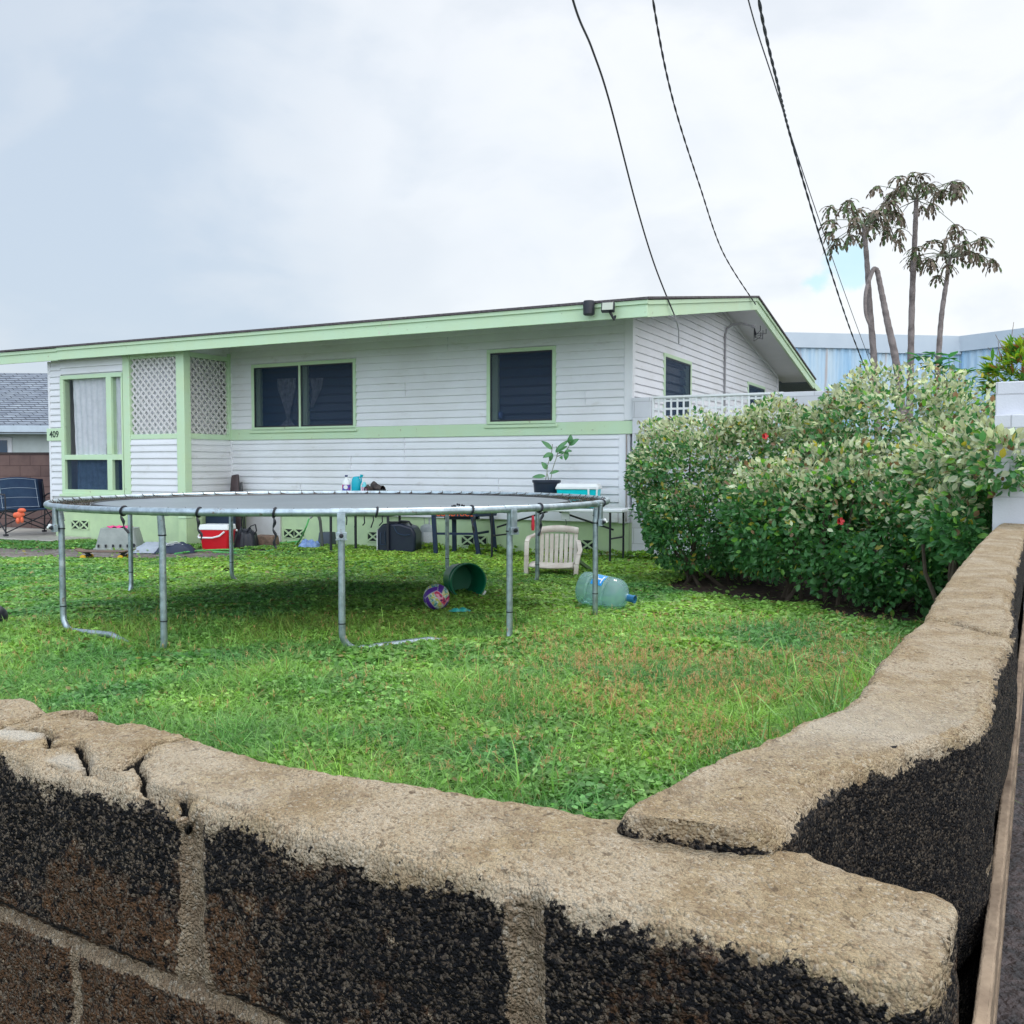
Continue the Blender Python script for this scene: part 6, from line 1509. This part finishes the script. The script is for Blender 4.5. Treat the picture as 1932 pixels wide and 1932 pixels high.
def corr(p,q,z0,z1,amp=.05,per=.34):
    p=Vector(p);q=Vector(q); d=(q-p); L=d.length; d.normalize(); n_=Vector((d.y,-d.x,0)); vs=[];k=0; m_=int(L/(per/4))
    for i in range(m_+1):
        o=[0,0,amp,amp][i%4]; c=p+d*(i*per/4)+n_*o; vs+=[(c.x,c.y,z0),(c.x,c.y,z1)]
    mb=MB(); mb.add(vs,[(2*i,2*i+2,2*i+3,2*i+1) for i in range(m_)]); return mb
zt=6.82
A_=(-17,-2.6,0);B_=(0,0,0);Cc=(8.5,-14,0)
build('wall',corr(A_,B_,-.1,zt-.3),M_cor,wh,smooth=20); build('wall',corr(B_,Cc,-.1,zt-.3),M_cor,wh,smooth=20)
M_par=mat('pale_parapet',(.50,.56,.62),rough=.6,nz=.5,nsc=1.2,col2=(.42,.48,.55))
mb=MB()
def slab(p,q,z0,z1,t=.12):
    p=Vector(p);q=Vector(q);d=(q-p).normalized(); n_=Vector((d.y,-d.x,0)); vs=[]
    for z in (z0,z1): vs+=[p+n_*.03+Vector((0,0,z)),p+n_*(.03+t)+Vector((0,0,z)),q+n_*(.03+t)+Vector((0,0,z)),q+n_*.03+Vector((0,0,z))]
    mb.hexa([vs[0],vs[3],vs[2],vs[1],vs[4],vs[7],vs[6],vs[5]])
slab(A_,(-4.2,-.64,0),zt-.62,zt+.0); slab((-4.2,-.64,0),B_,zt-.78,zt+.002); slab(B_,Cc,zt-.66,zt+.001)
build('parapet',mb,M_par,wh)
mb=MB(); mb.add([(-17,-2.5,zt-.5),(0,.1,zt-.5),(8.5,-13.9,zt-.5),(22,0,zt-.5),(0,20,zt-.5),(-17,20,zt-.5)],[(0,1,2,3,4,5)]); build('roof',mb,M_par,wh)
# ---- overhead lines
def wire(label,pts,r,tw=0,parts=2):
    P=catm(pts,14); mb=MB()
    if tw:
        for ph in (0,math.pi):
            mb.tube([p+Vector((math.cos(i*.6*tw+ph),0,math.sin(i*.6*tw+ph)))*r*.8 for i,p in enumerate(catm(pts,46))],r,6)
    else: mb.tube(P,r,6)
    return tag(build('power_line',mb,M_black,None),label,'power line',group='overhead service lines')
wa=hw(.64,-.28,3.02)
wire('leftmost overhead line dropping to the front corner of the roof',[onY(955,-900,3.2),onY(1010,-300,5.0),onY(1081,0,6.6),onY(1117,92,7.4),onY(1150,192,8.3),onY(1200,385,10.0),onY(1235,500,11.0),wa],.0085)
wb=hw(.66,4.0,3.78)
wire('twisted overhead line ending under the roof peak',[onY(1150,-900,3.4),onY(1195,-300,5.4),onY(1232,0,7.3),onY(1270,190,9.3),onY(1320,350,11.6),onY(1365,478,13.8),wb],.006,1)
wire('thick twisted line passing right of the roof toward the hedge',[onY(1340,-900,3.2),onY(1400,-300,5.2),onY(1432,0,7.0),onY(1470,170,8.8),onY(1495,270,10.2),onY(1548,450,13),onY(1600,610,16.5),onY(1640,715,19.5)],.008,1)
wire('thin straight line crossing beside the thick twisted one',[onY(1260,-900,3.6),onY(1350,-300,5.6),onY(1412,0,7.6),onY(1465,170,9.6),onY(1530,370,13.0),onY(1600,570,18),onY(1650,705,24)],.006)
# ---- world
W=bpy.data.worlds.new('World'); S.world=W; W.use_nodes=True; nt=W.node_tree; N=nt.nodes; L=nt.links; bg=N['Background']
SUN_EL,SUN_AZ=R_(58),R_(20)      # azimuth measured from +Y toward +X
sky=N.new('ShaderNodeTexSky'); sky.sky_type='NISHITA'; sky.sun_disc=False; sky.sun_elevation=SUN_EL; sky.sun_rotation=SUN_AZ; sky.air_density=1.2; sky.dust_density=.8
bg.inputs['Strength'].default_value=.10
tc=N.new('ShaderNodeTexCoord'); D=tc.outputs['Generated']
def wn(sc,det,dist=0,off=(0,0,0),s3=(1,1,1)):
    mp=N.new('ShaderNodeMapping'); mp.inputs['Location'].default_value=off; mp.inputs['Scale'].default_value=s3; L.new(D,mp.inputs[0])
    n=N.new('ShaderNodeTexNoise'); n.inputs['Scale'].default_value=sc; n.inputs['Detail'].default_value=det; n.inputs['Roughness'].default_value=.5; n.inputs['Distortion'].default_value=dist; L.new(mp.outputs[0],n.inputs['Vector']); return n.outputs['Fac']
def wm(op,a,b=None,cl=False):
    n=N.new('ShaderNodeMath'); n.operation=op; n.use_clamp=cl
    for i,v in enumerate((a,b)):
        if v is None: continue
        if isinstance(v,(int,float)): n.inputs[i].default_value=v
        else: L.new(v,n.inputs[i])
    return n.outputs[0]
def wr(v,a,b,c=0,d=1):
    n=N.new('ShaderNodeMapRange'); n.interpolation_type='SMOOTHSTEP'; n.inputs[1].default_value=a; n.inputs[2].default_value=b; n.inputs[3].default_value=c; n.inputs[4].default_value=d; L.new(v,n.inputs[0]); return n.outputs[0]
def wmix(f,a,b):
    n=N.new('ShaderNodeMix'); n.data_type='RGBA'
    for i,v in ((0,f),(6,a),(7,b)):
        if isinstance(v,(int,float)): n.inputs[i].default_value=v
        elif isinstance(v,tuple): n.inputs[i].default_value=(*v,1)
        else: L.new(v,n.inputs[i])
    return n.outputs[2]
sx=N.new('ShaderNodeSeparateXYZ'); L.new(D,sx.inputs[0]); X_,Y_,Z_=sx.outputs
big=wn(1.7,4,.5,(3.1,.4,1.2),(1,1,1.7)); med=wn(4.5,6,.4,(.7,2.2,5.1),(1,1,1.8)); fin=wn(11,5,.3,(4,1,2),(1,1,1.8))
lum=wm('ADD',wm('ADD',wm('MULTIPLY',big,1.1),wm('MULTIPLY',med,.80)),wm('ADD',wm('MULTIPLY',fin,.18),wm('MULTIPLY',X_,.85)))
lum=wm('SUBTRACT',lum,wm('MULTIPLY',wr(Z_,.0,.22,1,0),.10))
f=wr(lum,.72,1.36)
K=10.0
cl=wmix(f,(.43*K,.50*K,.585*K),(.71*K,.725*K,.74*K))
grey=wr(wm('ADD',med,wm('MULTIPLY',fin,.4)),.66,.90,0,.55)
cl=wmix(grey,cl,(.52*K,.565*K,.62*K))
gapn=wn(26,3,.3,(1,7,3),(1,1,.6))
# small gap of blue sky low in the clouds
hd_=ray(1583,478).normalized()
dt=N.new('ShaderNodeVectorMath'); dt.operation='DOT_PRODUCT'; nr_=N.new('ShaderNodeVectorMath'); nr_.operation='NORMALIZE'; L.new(D,nr_.inputs[0]); L.new(nr_.outputs[0],dt.inputs[0]); dt.inputs[1].default_value=hd_
gap=wr(wm('ADD',dt.outputs['Value'],wm('ADD',wm('MULTIPLY',wm('SUBTRACT',gapn,.5),.0042),wm('MULTIPLY',wm('SUBTRACT',fin,.5),.003))),.99975,1.0003,0,.6)
cl=wmix(gap,cl,(.36*K,.66*K,.80*K))
# overcast sky brighter overhead, plus added fill from the unseen sky behind the camera
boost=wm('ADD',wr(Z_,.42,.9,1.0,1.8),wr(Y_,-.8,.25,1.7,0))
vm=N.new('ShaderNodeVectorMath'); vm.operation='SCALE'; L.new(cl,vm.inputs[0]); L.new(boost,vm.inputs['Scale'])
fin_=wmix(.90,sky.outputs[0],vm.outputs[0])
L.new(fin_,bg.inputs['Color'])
sl=bpy.data.lights.new('sun','SUN'); sl.energy=1.3; sl.angle=R_(14); sl.color=(1,.965,.91); so=bpy.data.objects.new('sun',sl); COL.objects.link(so)
sd_=Vector((math.sin(SUN_AZ)*math.cos(SUN_EL),math.cos(SUN_AZ)*math.cos(SUN_EL),math.sin(SUN_EL))); so.rotation_euler=(-sd_).to_track_quat('-Z','Y').to_euler()
S.view_settings.view_transform='Standard'; S.view_settings.look='None'; S.view_settings.gamma=1; S.view_settings.exposure=0.5
S.cycles.use_denoising=True
S.cycles.max_bounces=8; S.cycles.transparent_max_bounces=12
